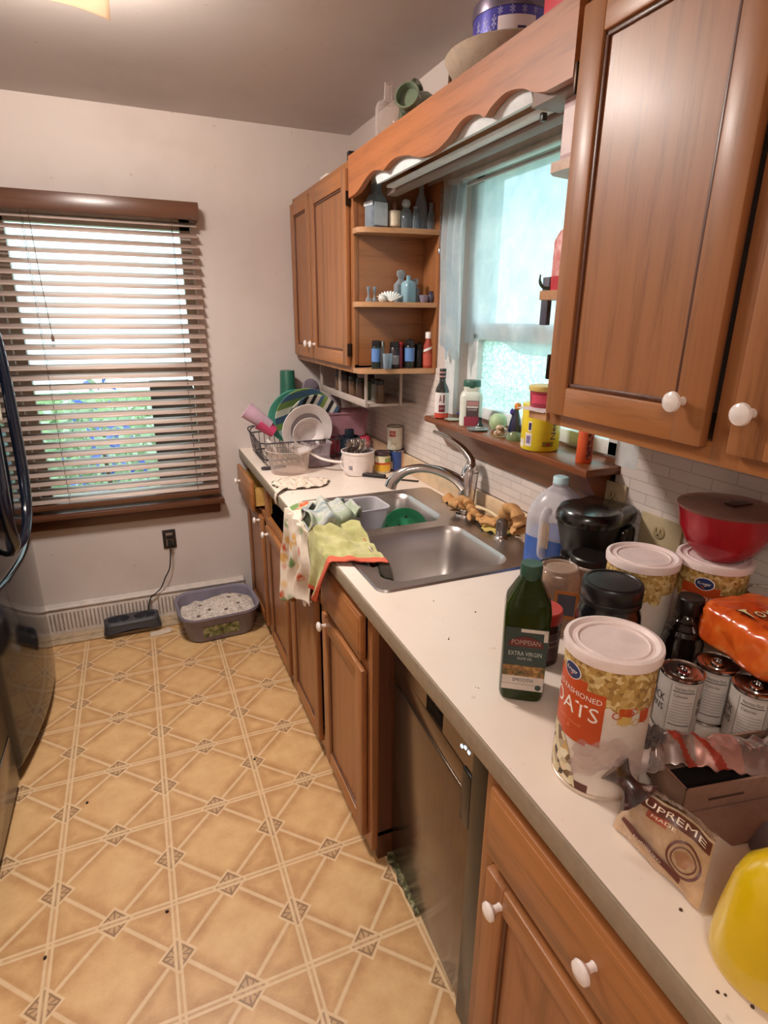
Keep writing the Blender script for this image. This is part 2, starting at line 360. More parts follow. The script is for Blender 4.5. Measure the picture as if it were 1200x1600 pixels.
# ---------------- sink window: white frame, two sashes, frosted lower pane
white = mat('#dfe3e2', .45)
b = MB()
b.box(.70, .78, OY0, OY0+.05, OZ0, OZ1).box(.70, .78, OY1-.05, OY1, OZ0, OZ1).box(.70, .78, OY0, OY1, OZ1-.05, OZ1).box(.70, .78, OY0, OY1, OZ0, OZ0+.055)
b.box(.69, .745, OY0+.05, OY1-.05, 1.515, 1.575, .004).box(.69, .735, OY0+.05, OY0+.085, OZ0+.05, 1.54, .003).box(.69, .735, OY1-.085, OY1-.05, OZ0+.05, 1.54, .003).box(.69, .735, OY0+.05, OY1-.05, OZ0+.05, OZ0+.09, .003)
sw = struct('window_2', b, white)
b = MB()
b.box(.641, .662, OY1-.005, OY1+.075, 1.235, 2.05, .004).box(.641, .662, OY0-.07, OY0+.005, 1.235, 2.05, .004).box(.636, .665, OY0-.07, OY1+.075, OZ1-.04, OZ1+.04, .004).box(.628, .665, OY0-.07, OY1+.075, OZ1-.055, OZ1-.04, .003)
b.build('casing', white, sw)
def frost_mat():
    mt, nt, bs, out = nmat('patterned_glass'); vo = nt.nodes.new('ShaderNodeTexVoronoi'); vo.feature = 'DISTANCE_TO_EDGE'; vo.inputs['Scale'].default_value = 62
    vv = nt.nodes.new('ShaderNodeVectorMath'); vv.operation = 'ADD'; c0 = coord(nt); nn = nt.nodes.new('ShaderNodeTexNoise'); nn.inputs['Scale'].default_value = 30; nt.links.new(c0, nn.inputs['Vector'])
    sc_ = nt.nodes.new('ShaderNodeVectorMath'); sc_.operation = 'SCALE'; sc_.inputs[3].default_value = .035; nt.links.new(nn.outputs[1], sc_.inputs[0]); nt.links.new(c0, vv.inputs[0]); nt.links.new(sc_.outputs[0], vv.inputs[1]); nt.links.new(vv.outputs[0], vo.inputs['Vector'])
    f = ramp(nt, vo.outputs[0], [(.02, (.52, .66, .64, 1)), (.13, (.83, .93, .92, 1))])
    tr = nt.nodes.new('ShaderNodeBsdfTranslucent'); tp = nt.nodes.new('ShaderNodeBsdfTransparent'); nt.links.new(f, tr.inputs[0]); nt.links.new(f, tp.inputs[0])
    mx = nt.nodes.new('ShaderNodeMixShader'); mx.inputs[0].default_value = .55; nt.links.new(tp.outputs[0], mx.inputs[1]); nt.links.new(tr.outputs[0], mx.inputs[2]); nt.links.new(mx.outputs[0], out.inputs[0]); return mt
MB().box(.712, .716, OY0+.08, OY1-.08, OZ0+.085, 1.52).build('frosted_pane', frost_mat(), sw)
MB().box(.750, .754, OY0+.05, OY1-.05, 1.57, OZ1-.05).build('upper_pane', clear('#f0fafa', .02, .02), sw)
wdm = wood('#7c4526', '#50290f', 'y', .35, .25)
b = MB(); b.box(.535, .70, 1.085, 1.985, 1.213, 1.235, .006).prism([(.560, 1.213), (.648, 1.213), (.648, 1.115), (.628, 1.115)], 1.115, 1.955, 'y')
b.build('window_stool', wdm, sw)
# sheer curtain: gathered side panel and a short swagged valance
def sheer_mat():
    mt, nt, bs, out = nmat('sheer_fabric'); v = coord(nt); n1 = noi(nt, v, 12, 4, .6, .6)
    col = ramp(nt, n1, [(.3, lin('#d3e2ea')), (.7, lin('#f0f6f8'))])
    tr = nt.nodes.new('ShaderNodeBsdfTranslucent'); tp = nt.nodes.new('ShaderNodeBsdfTransparent'); df = nt.nodes.new('ShaderNodeBsdfDiffuse'); nt.links.new(col, tr.inputs[0]); nt.links.new(col, df.inputs[0]); nt.links.new(col, tp.inputs[0])
    m1 = nt.nodes.new('ShaderNodeMixShader'); m1.inputs[0].default_value = .25; nt.links.new(tr.outputs[0], m1.inputs[1]); nt.links.new(df.outputs[0], m1.inputs[2])
    m2 = nt.nodes.new('ShaderNodeMixShader'); m2.inputs[0].default_value = .62; nt.links.new(tp.outputs[0], m2.inputs[1]); nt.links.new(m1.outputs[0], m2.inputs[2]); nt.links.new(m2.outputs[0], out.inputs[0]); return mt
shm = sheer_mat()
t = thing('sheer_curtain', 'short white sheer curtain with a gathered side, hung across the sink window', 'curtain', (.62, 1.55, 1.50))
b = WB(t)
def cur(u, v):
    y = lerp(1.955, 1.106, u); z = lerp(2.02, 1.50+.02*math.sin(u*9), v)
    x = .676+.012*math.sin(u*26+1.2*math.sin(v*3))*(.3+.7*v)+.007*math.sin(v*46+u*9)*max(0, u-.35)
    return (x, y, z)
b.grid(cur, 90, 60); b.build('panel', shm, t)
b = WB(t)
def cur2(u, v):
    y = lerp(2.055, 1.90, u)+.015*math.sin(v*5); z = lerp(2.02, 1.47+.03*math.sin(u*14), v); return (.622+.011*math.sin(u*22+v*2), y, z)
b.grid(cur2, 40, 30); b.build('gathered_side', shm, t)
b = WB(t); b.tube([(.64, 2.07, 2.015), (.64, 1.05, 2.015)], .006, 10); b.build('rod', mat('#c9d2d6', .4), t)
# ---------------- outside
grs = speck('#6f8a52', [(.3, '#4f6e3a'), (.5, '#7f9a5c'), (.7, '#a9b98a')], 9, .9)
struct('ground_outside', MB().box(-9, 9, 3.6, 16, -.3, -.2).box(1.2, 9, -8, 3.6, -.3, -.2), grs)
def shrub(name, label, loc, rx, ry, rz_, n, cols, seed, cat='shrub', leaf=.07):
    rnd = random.Random(seed); t = thing(name, label, cat, loc); b = MB()
    for i in range(n):
        d = Vector((rnd.gauss(0, 1), rnd.gauss(0, 1), rnd.gauss(0, 1))).normalized()*rnd.random()**.4
        p = Vector((d.x*rx, d.y*ry, rz_+d.z*rz_)); a = Vector((rnd.uniform(-1, 1), rnd.uniform(-1, 1), rnd.uniform(-1, 1))).normalized(); c = a.orthogonal().normalized(); s_ = leaf*rnd.uniform(.6, 1.3)
        b.add([p-a*s_, p+c*s_*.4, p+a*s_, p-c*s_*.4], [(0, 1, 2, 3)], rnd.choice(range(len(cols))), False)
    o = b.build('foliage', [mat(c, .6) for c in cols], t); o['kind'] = 'stuff'
    MB().tube([(0, 0, 0), (.03, 0, rz_*.6), (0, .02, rz_*1.3)], [.03, .02, .01], 8).build('stem', mat('#6a5140', .8), t); return t
shrub('garden_shrub', 'pale green leafy shrub seen through the left half of the blind', (-.95, 5.0, -.2), .75, .5, .62, 900, ['#b4c8a4', '#d2e0c4', '#9cb68c'], 3)
shrub('garden_shrub', 'light yellow green shrub seen low behind the blind, right of the flowers', (-.35, 6.2, -.2), .6, .5, .55, 700, ['#c2d2b0', '#dae4cc', '#a9be96'], 5)
shrub('flowering_plant', 'plant with bright blue flower heads seen through the blind', (-.72, 4.2, -.2), .28, .2, .72, 260, ['#5a70dc', '#8496ea', '#a8c094', '#b8ccaa'], 9, 'plant', .045)
b = MB(); b.prism([(-.41, -.2), (-.145, -.2), (-.145, 1.13), (-.185, 1.24), (-.40, 1.24)], 3.52, 3.60, 'y')
solo('wooden_post', b, wood('#4a3026', '#2f1d16', 'z', .6, 0), 'broad dark brown wooden board standing outside the lower right of the tall window', 'post')
# ---------------- ceiling lamp
t = thing('ceiling_lamp', 'square bent glass flush ceiling lamp glowing warm near the top edge', 'lamp', (-.575, 1.885, 2.44))
b = MB()
def dome(u, v):
    x = (u-.5)*2; y = (v-.5)*2; return (x*.157, y*.157, -.075-.022*(1-max(abs(x), abs(y))**2)-.022*(x*x*y*y)+.0)
b.grid(dome, 24, 24)
mt, nt, bs, out = nmat('lamp_glass'); bs.inputs['Base Color'].default_value = lin('#fff2e2'); bs.inputs['Roughness'].default_value = .25
tr = nt.nodes.new('ShaderNodeBsdfTranslucent'); tr.inputs[0].default_value = lin('#fff3e2'); mx = nt.nodes.new('ShaderNodeMixShader'); mx.inputs[0].default_value = .65
nt.links.new(bs.outputs[0], mx.inputs[1]); nt.links.new(tr.outputs[0], mx.inputs[2]); nt.links.new(mx.outputs[0], out.inputs[0])
b.build('glass_shade', mt, t, solid=.004)
MB().lathe([(.055, -.028), (.06, -.02), (.06, 0)], 32).build('canopy', mat('#d9cbb4', .3, .6), t)
MB().tube([(0, 0, -.02), (0, 0, -.10)], .004, 8).build('stem', mat('#b79a62', .25, 1), t)
b = MB(); b.M = Matrix.Translation((0, 0, -.102)); b.lathe([(0, -.012), (.009, -.008), (.011, 0), (.006, .006), (0, .008)], 16); b.build('finial', mat('#b79a62', .25, 1), t)
for sx in (-1, 1):
    b = MB(); b.M = Matrix.Translation((sx*.075, 0, -.045)); b.lathe([(0, -.03), (.018, -.024), (.024, -.008), (.02, .01), (.012, .024)], 16); b.build('bulb', emit('#fff2e4', 1000), t)
l = bpy.data.lights.new('lamp_light', 'AREA'); l.shape = 'SQUARE'; l.size = .26; l.energy = 34; l.color = (1.0, .925, .86)
o = bpy.data.objects.new('lamp_light', l); COL.objects.link(o); o.location = (-.575, 1.885, 2.318)
# ================================================================ cabinets and appliances
OV = wood('#9a643c', '#6c4022', 'z'); OH = wood('#a2683a', '#724624', 'y'); ODK = wood('#5a3320', '#371c10', 'z', .4, .15); OX = wood('#9a643c', '#6c4022', 'x')
VAL = wood('#a8663a', '#844c26', 'y', .5, .05)
KN = mat('#f1e6e0', .18, coat=.6)
def knob(parent, x, y, z, r=.0165, par=None):
    b = WB(par); b.M = b.M @ Matrix.Translation((x, y, z)) @ Matrix.Rotation(-PI/2, 4, 'Y')
    b.lathe([(.0075, -.001), (.006, .006), (.0065, .013), (r*.8, .018), (r, .0225), (r*.93, .027), (r*.55, .0305), (0, .0315)], 24)
    o = b.build('knob', KN, parent); return o
def door(t, name, y0, y1, z0, z1, xf=.012, th=.019, kn=None, fr=.055, flat=False, label=None):
    b = WB(t)
    if flat:
        b.box(xf, xf+th, y0, y1, z0, z1, .005, 1)
        b.box(xf-.0015, xf+.002, y0+.012, y1-.012, z0+.012, z1-.012, .001, 1)
    else:
        b.box(xf, xf+th, y0, y0+fr, z0, z1, .004, 0).box(xf, xf+th, y1-fr, y1, z0, z1, .004, 0)
        b.box(xf+.0006, xf+th, y0+fr-.002, y1-fr+.002, z0, z0+fr, .004, 1).box(xf+.0006, xf+th, y0+fr-.002, y1-fr+.002, z1-fr, z1, .004, 1)
        b.box(xf+.010, xf+th-.001, y0+fr-.004, y1-fr+.004, z0+fr-.004, z1-fr+.004, 0, 0)
        w = .009
        for a in ((y0+fr, y0+fr+w, z0+fr, z1-fr), (y1-fr-w, y1-fr, z0+fr, z1-fr), (y0+fr, y1-fr, z0+fr, z0+fr+w), (y0+fr, y1-fr, z1-fr-w, z1-fr)):
            b.box(xf+.005, xf+.012, *a, .003, 2)
    o = b.build(name, [OV, OH, ODK], t)
    if label: o['label'] = label
    if kn: 
        knob(o, xf, kn[0], kn[1], par=t)
    return o
FX = .031   # face frame plane of the base units
def base_carcass(t, y0, y1, near_side=True, far_side=True, rails=(), stiles=(), zb=.04):
    b = WB(t)
    b.box(FX+.02, .62, y0, y0+.018, .0 if near_side else .1, .872, 0, 0).box(FX+.02, .62, y1-.018, y1, .0, .872, 0, 0).box(FX+.02, .62, y0, y1, .09, .105, 0, 0).box(.615, .625, y0, y1, .0, .872, 0, 0)
    b.build('carcass', ODK, t)
    b = WB(t)
    b.box(FX, FX+.02, y0, y0+.035, zb, .874, .001, 0).box(FX, FX+.02, y1-.035, y1, zb, .874, .001, 0).box(FX+.0004, FX+.02, y0+.03, y1-.03, .838, .874, .001, 1).box(FX+.0004, FX+.02, y0+.03, y1-.03, zb, .095, .001, 1)
    for z in rails: b.box(FX+.0004, FX+.02, y0+.03, y1-.03, z-.02, z+.02, .001, 1)
    for y in stiles: b.box(FX, FX+.02, y-.022, y+.022, zb, .84, .001, 0)
    b.build('face_frame', [OV, OH], t)
    WB(t).box(.10, .115, y0+.005, y1-.005, .0, .09).build('toe_kick', mat('#33231a', .7), t)
# near drawer unit
t = thing('base_cabinet', 'oak drawer base unit with two white knobs at the near end, beside the dishwasher', 'cabinet', (.3, .35, 0))
base_carcass(t, -.10, .69, rails=(.668,))
o = door(t, 'drawer', .055, .655, .684, .83, flat=True, kn=(.389, .762))
door(t, 'door', .055, .648, .075, .655, kn=(.598, .615))
# sink unit
t = thing('base_cabinet', 'oak sink base unit with two doors below the steel sink and hanging towels', 'cabinet', (.3, 1.7, 0))
base_carcass(t, 1.25, 2.15, rails=(.668,), stiles=(1.70,))
door(t, 'false_drawer_front', 1.292, 1.665, .69, .832, flat=True); door(t, 'false_drawer_front', 1.735, 2.115, .69, .832, flat=True)
door(t, 'door', 1.285, 1.66, .07, .662, kn=(1.615, .632)); door(t, 'door', 1.74, 2.12, .07, .662, kn=(1.785, .64))
# far unit: one drawer askew, one drawer missing
t = thing('base_cabinet', 'oak base unit in the far corner with an askew drawer and an empty drawer opening', 'cabinet', (.3, 2.63, 0))
base_carcass(t, 2.15, 3.11, rails=(.668,), stiles=(2.62,))
door(t, 'door', 2.19, 2.565, .07, .662, kn=(2.515, .632)); door(t, 'door', 2.665, 3.06, .07, .662, kn=(2.71, .64))
d = door(t, 'drawer', 2.70, 3.08, .69, .84, xf=-.022, flat=True, kn=(3.0, .768))
b = WB(t); b.box(-.004, .35, 2.715, 2.727, .70, .80, 0).box(-.004, .35, 3.05, 3.062, .70, .80, 0).box(-.004, .35, 2.715, 3.06, .70, .708, 0); b.build('drawer_box', wood('#d2a860', '#b08440', 'x', .5, 0), d)
WB(t).box(.034, .058, 2.60, 2.66, .70, .80, .002).build('drawer_guide', wood('#d6ac58', '#b88a40', 'z', .5, 0), t)
# ---------------- dishwasher, set back a little and not quite square
t = thing('dishwasher', 'dark stainless dishwasher with a recessed grip, between the oak base units under the counter', 'dishwasher', (.34, .99, 0), 0)
mt, nt, bs, out = nmat('dark_stainless'); v = coord(nt, (1, 40, .4)); n1 = noi(nt, v, 18, 3)
nt.links.new(ramp(nt, n1, [(.3, lin('#6a5c50')), (.7, lin('#7c6e60'))]), bs.inputs['Base Color']); bs.inputs['Metallic'].default_value = .85; bs.inputs['Roughness'].default_value = .2; DSS = mt
MB().box(-.22, .28, -.27, .235, .03, .86).build('tub', mat('#17130f', .5), t)
b = MB(); b.M = Matrix.Rotation(math.radians(-2.6), 4, 'Z')
b.box(-.258, -.225, -.215, .243, .03, .635, .006).box(-.258, -.225, -.215, .243, .64, .70, .006).box(-.258, -.225, -.215, .243, .785, .862, .006).box(-.258, -.225, -.215, -.06, .70, .79, 0).box(-.258, -.225, .03, .243, .70, .79, 0)
b.build('door', DSS, t)
b = MB(); b.M = Matrix.Rotation(math.radians(-2.6), 4, 'Z'); b.box(-.235, -.226, -.065, .035, .70, .79, 0); b.build('grip_recess', mat('#100d0b', .4), t)
b = MB(); b.M = Matrix.Rotation(math.radians(-2.6), 4, 'Z'); b.box(-.263, -.255, -.205, -.165, .56, .70, .006, seg=3); b.build('reflection_bar', mat('#15110e', .3), t)  # dark bar on the door, standing in for a reflection
b = MB(); b.M = Matrix.Rotation(math.radians(-2.6), 4, 'Z')
for i, y in enumerate((-.150, -.135, -.165)): b.box(-.2600, -.2575, y-.02, y-.013, .742-.008*(i % 2), .748-.008*(i % 2))
b.build('display_light', emit('#cfe8ff', 2.2), t)
b = MB(); b.box(-.28, -.2, -.285, -.205, .02, .865, .003); b.build('side_trim', mat('#0d0b0a', .25), t)
b = MB(); b.grid(lambda u, v: (-.262+.03*v+.010*noise.noise((u*9, v*3, 0)), lerp(.27, .05, u), .006+.012*abs(noise.noise((u*14, v*6, 4)))*(1-v)+.03*v*0), 40, 6)
b.build('debris_strip', speck('#8c8460', [(.3, '#2f2c1c'), (.55, '#6a6440'), (.72, '#b0a682')], 60, .8), t, solid=.004)  # greenish debris lying along the foot of the dishwasher
# ---------------- worktop
def lam_mat():
    mt, nt, bs, out = nmat('cream_laminate'); v = coord(nt); n1 = noi(nt, v, 3, 4, .6); n2 = noi(nt, v, 45, 2)
    c = mixc(nt, ramp(nt, n2, [(.70, (0, 0, 0, 1)), (.78, (.35, .35, .35, 1))]), ramp(nt, n1, [(.3, lin('#e8d6c6')), (.7, lin('#f1e2d6'))]), lin('#b99c80'))
    nt.links.new(c, bs.inputs['Base Color']); bs.inputs['Roughness'].default_value = .33; return mt
LAM = lam_mat()
SX0, SX1, SY0, SY1 = .045, .605, 1.235, 2.07
t = thing('countertop', 'long cream laminate worktop along the right wall, with grey front edge', 'countertop', (.3, 1.3, .875))
b = WB(t); b.box(.003, SX0+.02, -.4, FY, .877, .915).box(SX1-.02, WX, -.4, FY, .877, .915).box(SX0+.02, SX1-.02, -.4, SY0+.02, .877, .915).box(SX0+.02, SX1-.02, SY1-.02, FY, .877, .915)
b.build('top', LAM, t)
WB(t).box(-.002, .004, -.4, FY, .874, .9148, .0015).build('front_edge', mat('#94846f', .45, nscale=40), t)
b = WB(t); b.box(.627, WX-.006, -.4, FY, .915, .998, .006).build('upstand', mat('#dcc09c', .4), t)
b = MB()
rnd = random.Random(4)
for px, py in ((.16, 1.15), (.065, 2.2), (.30, 2.19), (.06, .33), (.075, .24), (.05, .225), (.03, .245), (.22, 1.06), (.11, .98), (.07, .8)):
    for k in range(rnd.randint(1, 3)):
        x, y = px+rnd.uniform(-.006, .006), py+rnd.uniform(-.006, .006); r = rnd.uniform(.001, .0024); b.M = Matrix.Translation((x, y, .915)); b.lathe([(r, 0), (r*.8, r*.6), (0, r)], 7)
b.M = Matrix()
o = solo('crumbs', b, mat('#4a2f1c', .8), 'dark crumbs scattered on the cream worktop', 'crumbs'); o['kind'] = 'stuff'
# ---------------- upper cabinets
UX, UZ0, UZ1 = .343, 1.376, 2.134
def upper(t, y0, y1, stiles=()):
    b = WB(t); b.box(UX+.02, WX-.001, y0, y0+.018, UZ0+.012, UZ1, 0, 0).box(UX+.02, WX-.001, y1-.018, y1, UZ0+.012, UZ1, 0, 0).box(UX+.02, WX-.001, y0, y1, UZ0+.015, UZ0+.03, 0, 0).box(UX+.02, WX-.001, y0, y1, UZ1-.02, UZ1-.003, 0, 0)
    b.build('carcass', OX, t)
    b = WB(t); b.box(UX, UX+.02, y0, y0+.038, UZ0, UZ1, .0015, 0).box(UX, UX+.02, y1-.038, y1, UZ0, UZ1, .0015, 0).box(UX+.0004, UX+.02, y0, y1, UZ0, UZ0+.035, .0015, 1).box(UX+.0004, UX+.02, y0, y1, UZ1-.035, UZ1, .0015, 1)
    for y in stiles: b.box(UX, UX+.02, y-.025, y+.025, UZ0, UZ1, .0015, 0)
    b.build('face_frame', [OV, OH], t)
def hinge(t, y, z):
    WB(t).box(UX-.021, UX-.001, y, y+.008, z, z+.05, .002).build('hinge', mat('#3a2a20', .35, .8), t)
t = thing('wall_cabinet', 'large oak wall cabinet with two white knobs above the pantry goods, nearest the camera', 'cabinet', (.5, .55, UZ0))
upper(t, .02, 1.01, (.592,))
door(t, 'door', .622, 1.0, 1.402, 2.105, xf=UX-.02, kn=(.665, 1.468), fr=.057); door(t, 'door', .16, .578, 1.402, 2.105, xf=UX-.02, kn=(.548, 1.466), fr=.057)
hinge(t, 1.001, 1.975); hinge(t, 1.001, 1.47)
t = thing('wall_cabinet', 'oak wall cabinet with two doors in the far corner above the dish rack', 'cabinet', (.5, 2.67, UZ0))
upper(t, 2.23, 3.105, (2.75,))
door(t, 'door', 2.262, 2.745, 1.402, 2.105, xf=UX-.02, kn=(2.715, 1.468)); door(t, 'door', 2.765, 3.09, 1.402, 2.105, xf=UX-.02, kn=(2.80, 1.468))
hinge(t, 2.252, 1.98); hinge(t, 2.252, 1.44)
# ---------------- open end shelves on either side of the window
SH = wood('#b98a62', '#8c5f3c', 'x', .4, .15)
def end_shelves(t, yb, sgn, zs, ext, tail):
    """shelves reaching from the cabinet side at yb towards the window"""
    for z in zs:
        pts = [(UX-.006, yb), (UX-.008, yb+sgn*ext*.55)]
        for i in range(9):
            a = i/8; pts.append((lerp(UX+.012, WX-.03, a**1.1), yb+sgn*(ext*lerp(.72, 1, math.sin(a*PI/2)*1.0)+tail*a)))
        pts += [(WX-.012, yb+sgn*(ext+tail)), (WX-.012, yb)]
        WB(t).prism(pts if sgn > 0 else list(reversed(pts)), z-.018, z, 'z').build('shelf', SH, t)
    b = WB(t); e = yb+sgn*(ext+tail); b.box(WX-.012, WX-.001, min(yb, e), max(yb, e), UZ0, 2.06, .001); b.build('back_panel', OV, t)
t = thing('corner_shelf', 'open three tier oak end shelf left of the sink window, holding bottles and spices', 'shelf', (.5, 2.18, UZ0))
end_shelves(t, 2.229, -1, (1.398, 1.645, 1.90), .10, .025)
t = thing('corner_shelf', 'open oak end shelf right of the sink window, mostly hidden behind the nearest wall cabinet', 'shelf', (.5, 1.06, UZ0))
end_shelves(t, 1.011, 1, (1.398, 1.645, 1.88), .105, .0)
# ---------------- scalloped valance over the window
t = thing('window_valance', 'scalloped oak valance board spanning between the wall cabinets over the sink window', 'valance', (.35, 1.62, 2.0))
pts = [(1.012, UZ1), (1.012, 2.004), (1.09, 2.004)]
tbl = [(1.09, 2.004), (1.13, 2.014), (1.17, 2.032), (1.23, 2.042), (1.285, 2.03), (1.31, 2.018), (1.335, 2.03), (1.385, 2.04), (1.43, 2.034), (1.49, 2.012), (1.56, 2.002), (1.64, 2.008), (1.72, 2.03), (1.80, 2.042), (1.86, 2.036), (1.90, 2.026), (1.93, 2.034), (1.99, 2.042), (2.05, 2.032), (2.10, 2.016), (2.15, 2.004), (2.226, 2.0)]
pts += [(p.x, p.y) for p in smooth_path([(a, c, 0) for a, c in tbl], 70)] + [(2.228, UZ1)]
b = WB(t); b.prism([(a, c) for a, c in pts], UX-.02, UX-.001, 'x'); b.build('face_board', VAL, t)
WB(t).box(UX, WX-.002, 1.012, 2.228, 2.118, 2.133).build('top_board', OX, t)
# fluorescent fixture tucked behind the valance
t = thing('fluorescent_fixture', 'white under-cabinet strip light and wooden rail behind the valance above the window', 'light fixture', (.40, 1.55, 2.0))
b = WB(t); b.prism([(.346, 2.092), (.346, 2.03), (.352, 2.012), (.36, 2.012), (.358, 2.03), (.40, 2.06), (.405, 2.092)], 1.17, 2.02, 'y'); b.build('reflector', mat('#e6eaec', .35), t)
b = WB(t); b.M = b.M @ Matrix.Translation((.368, 1.17, 2.024)) @ Matrix.Rotation(-PI/2, 4, 'X'); b.lathe([(.008, 0), (.0085, .02), (.0085, .82), (.008, .84)], 16); b.build('tube', mat('#eef4f6', .25), t)
WB(t).box(.385, .415, 1.12, 2.02, 2.003, 2.012, .002).build('lens', mat('#f0f4f6', .3), t)
b = WB(t); b.box(.42, .46, 1.03, 2.10, 1.995, 2.014, .002).box(.346, .46, 1.035, 1.165, 1.998, 2.09, .002); b.build('rail', wood('#8d7a70', '#6c5a50', 'y', .5, .05), t)
WB(t).box(.39, .402, 1.185, 1.197, 1.988, 2.004, .002).build('switch', mat('#37302d', .4), t)
b = MB()
for i in range(26):
    b.M = Matrix.Translation((.0, 0, -.0075*i)); b.lathe([(0, -.003), (.0026, -.0015), (.003, 0), (.0026, .0015), (0, .003)], 8)
b.M = Matrix.Translation((0, 0, -.205)); b.lathe([(0, -.012), (.005, -.01), (.006, 0), (.003, .01), (0, .012)], 12)
b.M = Matrix(); b.tube([(0, 0, .01), (0, 0, -.2)], .0008, 5)
solo('pull_chain', b, mat('#aab4bc', .25, .9), 'beaded metal pull chain hanging beside the open shelf left of the window', 'chain', (.628, 2.082, 2.03))
# ---------------- fridge and range on the left
mt, nt, bs, out = nmat('gloss_black'); v = coord(nt); nt.links.new(ramp(nt, noi(nt, v, 6, 2), [(.3, (.006, .006, .007, 1)), (.7, (.010, .010, .012, 1))]), bs.inputs['Base Color']); bs.inputs['Roughness'].default_value = .09; bs.inputs['Specular IOR Level'].default_value = .7; GB = mt
t = thing('refrigerator', 'glossy black refrigerator with bowed doors and a bottom drawer, at the left edge', 'refrigerator', (-1.32, 2.475, 0))
b = MB(); b.box(-.44, .26, -.452, .452, .03, 1.74, .01).build('cabinet', mat('#0c0c0d', .35), t)
def bowed(y0, y1, zt, zbf, x0, bow):
    """pillow-fronted door: front face bows out, bottom edge follows zbf(y)"""
    b = MB(); cyy = (y0+y1)/2
    def fx(y, w, vv):
        q = (y-cyy)/((y1-y0)/2); e = min(1, (1-abs(q))/.05+.0); e2 = min(1, min(vv, 1-vv)/.03+.0)
        return x0+bow*(1-q*q)-.03*(1-math.sqrt(max(0, 1-(1-e)**2)))-.012*(1-math.sqrt(max(0, 1-(1-e2)**2)))
    def fn(u, vv):
        uu = .5-.5*math.cos(PI*u); v2 = .5-.5*math.cos(PI*vv); y = lerp(y0, y1, uu); zb = zbf(y); return (fx(y, 0, v2), y, lerp(zb, zt, v2))
    b.grid(fn, 48, 32)
    b.grid(lambda u, v: (lerp(.25, fn(u, 0)[0], v), fn(u, 0)[1], fn(u, 0)[2]), 48, 1)
    b.grid(lambda u, v: (lerp(fn(u, 1)[0], .25, v), fn(u, 1)[1], zt), 48, 1)
    b.grid(lambda u, v: (lerp(.25, fn(0, u)[0], 1-v), y0, fn(0, u)[2]), 32, 1)
    b.grid(lambda u, v: (lerp(.25, fn(1, u)[0], v), y1, fn(1, u)[2]), 32, 1)
    return b
bowed(-.455, .455, .705, lambda y: .055, .318, .055).build('freezer_drawer', GB, t)
bowed(-.455, .455, 1.75, lambda y: .7065, .318, .052).build('upper_door', GB, t)
NV = mat('#0c1322', .18, coat=.5)
for pts_ in ([(-.95, 2.56, 1.60), (-.925, 2.59, 1.54), (-.92, 2.60, 1.40), (-.92, 2.60, 1.20), (-.92, 2.585, 1.00), (-.92, 2.52, .86), (-.922, 2.40, .795), (-.955, 2.31, .765)], [(-.96, 2.33, 1.60), (-.925, 2.28, 1.50), (-.92, 2.235, 1.30), (-.92, 2.20, 1.15), (-.92, 2.178, 1.00), (-.92, 2.19, .90), (-.922, 2.235, .82), (-.955, 2.295, .765)]):
    b = WB(t); b.tube(smooth_path(pts_, 40), [.010]+[.014+.009*math.sin(PI*min(1, i/38)) for i in range(1, 40)]+[.006], 14, flat=.7); b.build('handle', NV, t)
b = MB(); b.box(.26, .30, -.45, .45, .01, .055, .003).build('base_grille', mat('#141414', .5), t)
b = MB(); b.box(-.4, -.34, -.4, -.34, 0, .04).box(.18, .24, -.4, -.34, 0, .04).box(.18, .24, .34, .4, 0, .04).box(-.4, -.34, .34, .4, 0, .04).build('foot', mat('#101010', .6), t)
# papers on the fridge door
b = MB(); b.grid(lambda u, v: (.004*math.sin(u*3)*v, lerp(0, .05, u)+.02*v, lerp(.0, .10, v)-.02*u), 6, 6)
solo('note_paper', b, mat('#e8e0cc', .7), 'curled cream note paper on the upper fridge door', 'paper', (-.951, 2.52, 1.21), solid=.0008)
t = thing('range', 'dark stainless range front at the left edge, nearer than the refrigerator', 'range', (-1.36, 1.62, 0))
b = MB(); b.box(-.38, .33, -.38, .38, .02, .90, .006).build('body', mat('#1a1714', .35), t)
b = MB(); b.box(.33, .352, -.378, .378, .03, .22, .006).build('drawer', DSS, t)
b = MB(); b.box(.33, .352, -.378, .378, .228, .80, .006).build('door', DSS, t)
b = MB(); b.tube([(.355, -.32, .74), (.395, -.31, .74), (.395, .31, .74), (.355, .32, .74)], .011, 12).build('handle', mat('#8a8078', .25, 1), t)
b = MB(); b.box(-.38, .345, -.378, .378, .90, .915, .004).build('cooktop', GB, t)
# ================================================================ sink area
STEEL = None
def steel_mat():
    mt, nt, bs, out = nmat('brushed_steel'); v = coord(nt, (1, 30, 1)); n1 = noi(nt, v, 12, 3); n2 = noi(nt, coord(nt), 5, 3)
    nt.links.new(ramp(nt, n2, [(.3, lin('#c4bcb8')), (.7, lin('#d6cfcb'))]), bs.inputs['Base Color']); bs.inputs['Metallic'].default_value = 1; bs.inputs['Roughness'].default_value = .30
    r = mth(nt, 'ADD', mth(nt, 'MULTIPLY', n1, .12), .30); nt.links.new(r, bs.inputs['Roughness']); return mt
STEEL = steel_mat(); CHR = mat('#d4cecb', .17, 1, .02)
t = thing('kitchen_sink', 'stainless steel double bowl drop-in sink set into the cream worktop under the window', 'sink', ((SX0+SX1)/2, (SY0+SY1)/2, .915))
def rrect(x0, x1, y0, y1, r, n=6):
    out = []
    for cx_, cy_, a0 in ((x1-r, y1-r, 0), (x0+r, y1-r, PI/2), (x0+r, y0+r, PI), (x1-r, y0+r, 1.5*PI)):
        for i in range(n+1): a = a0+PI/2*i/n; out.append((cx_+r*math.cos(a), cy_+r*math.sin(a)))
    return out
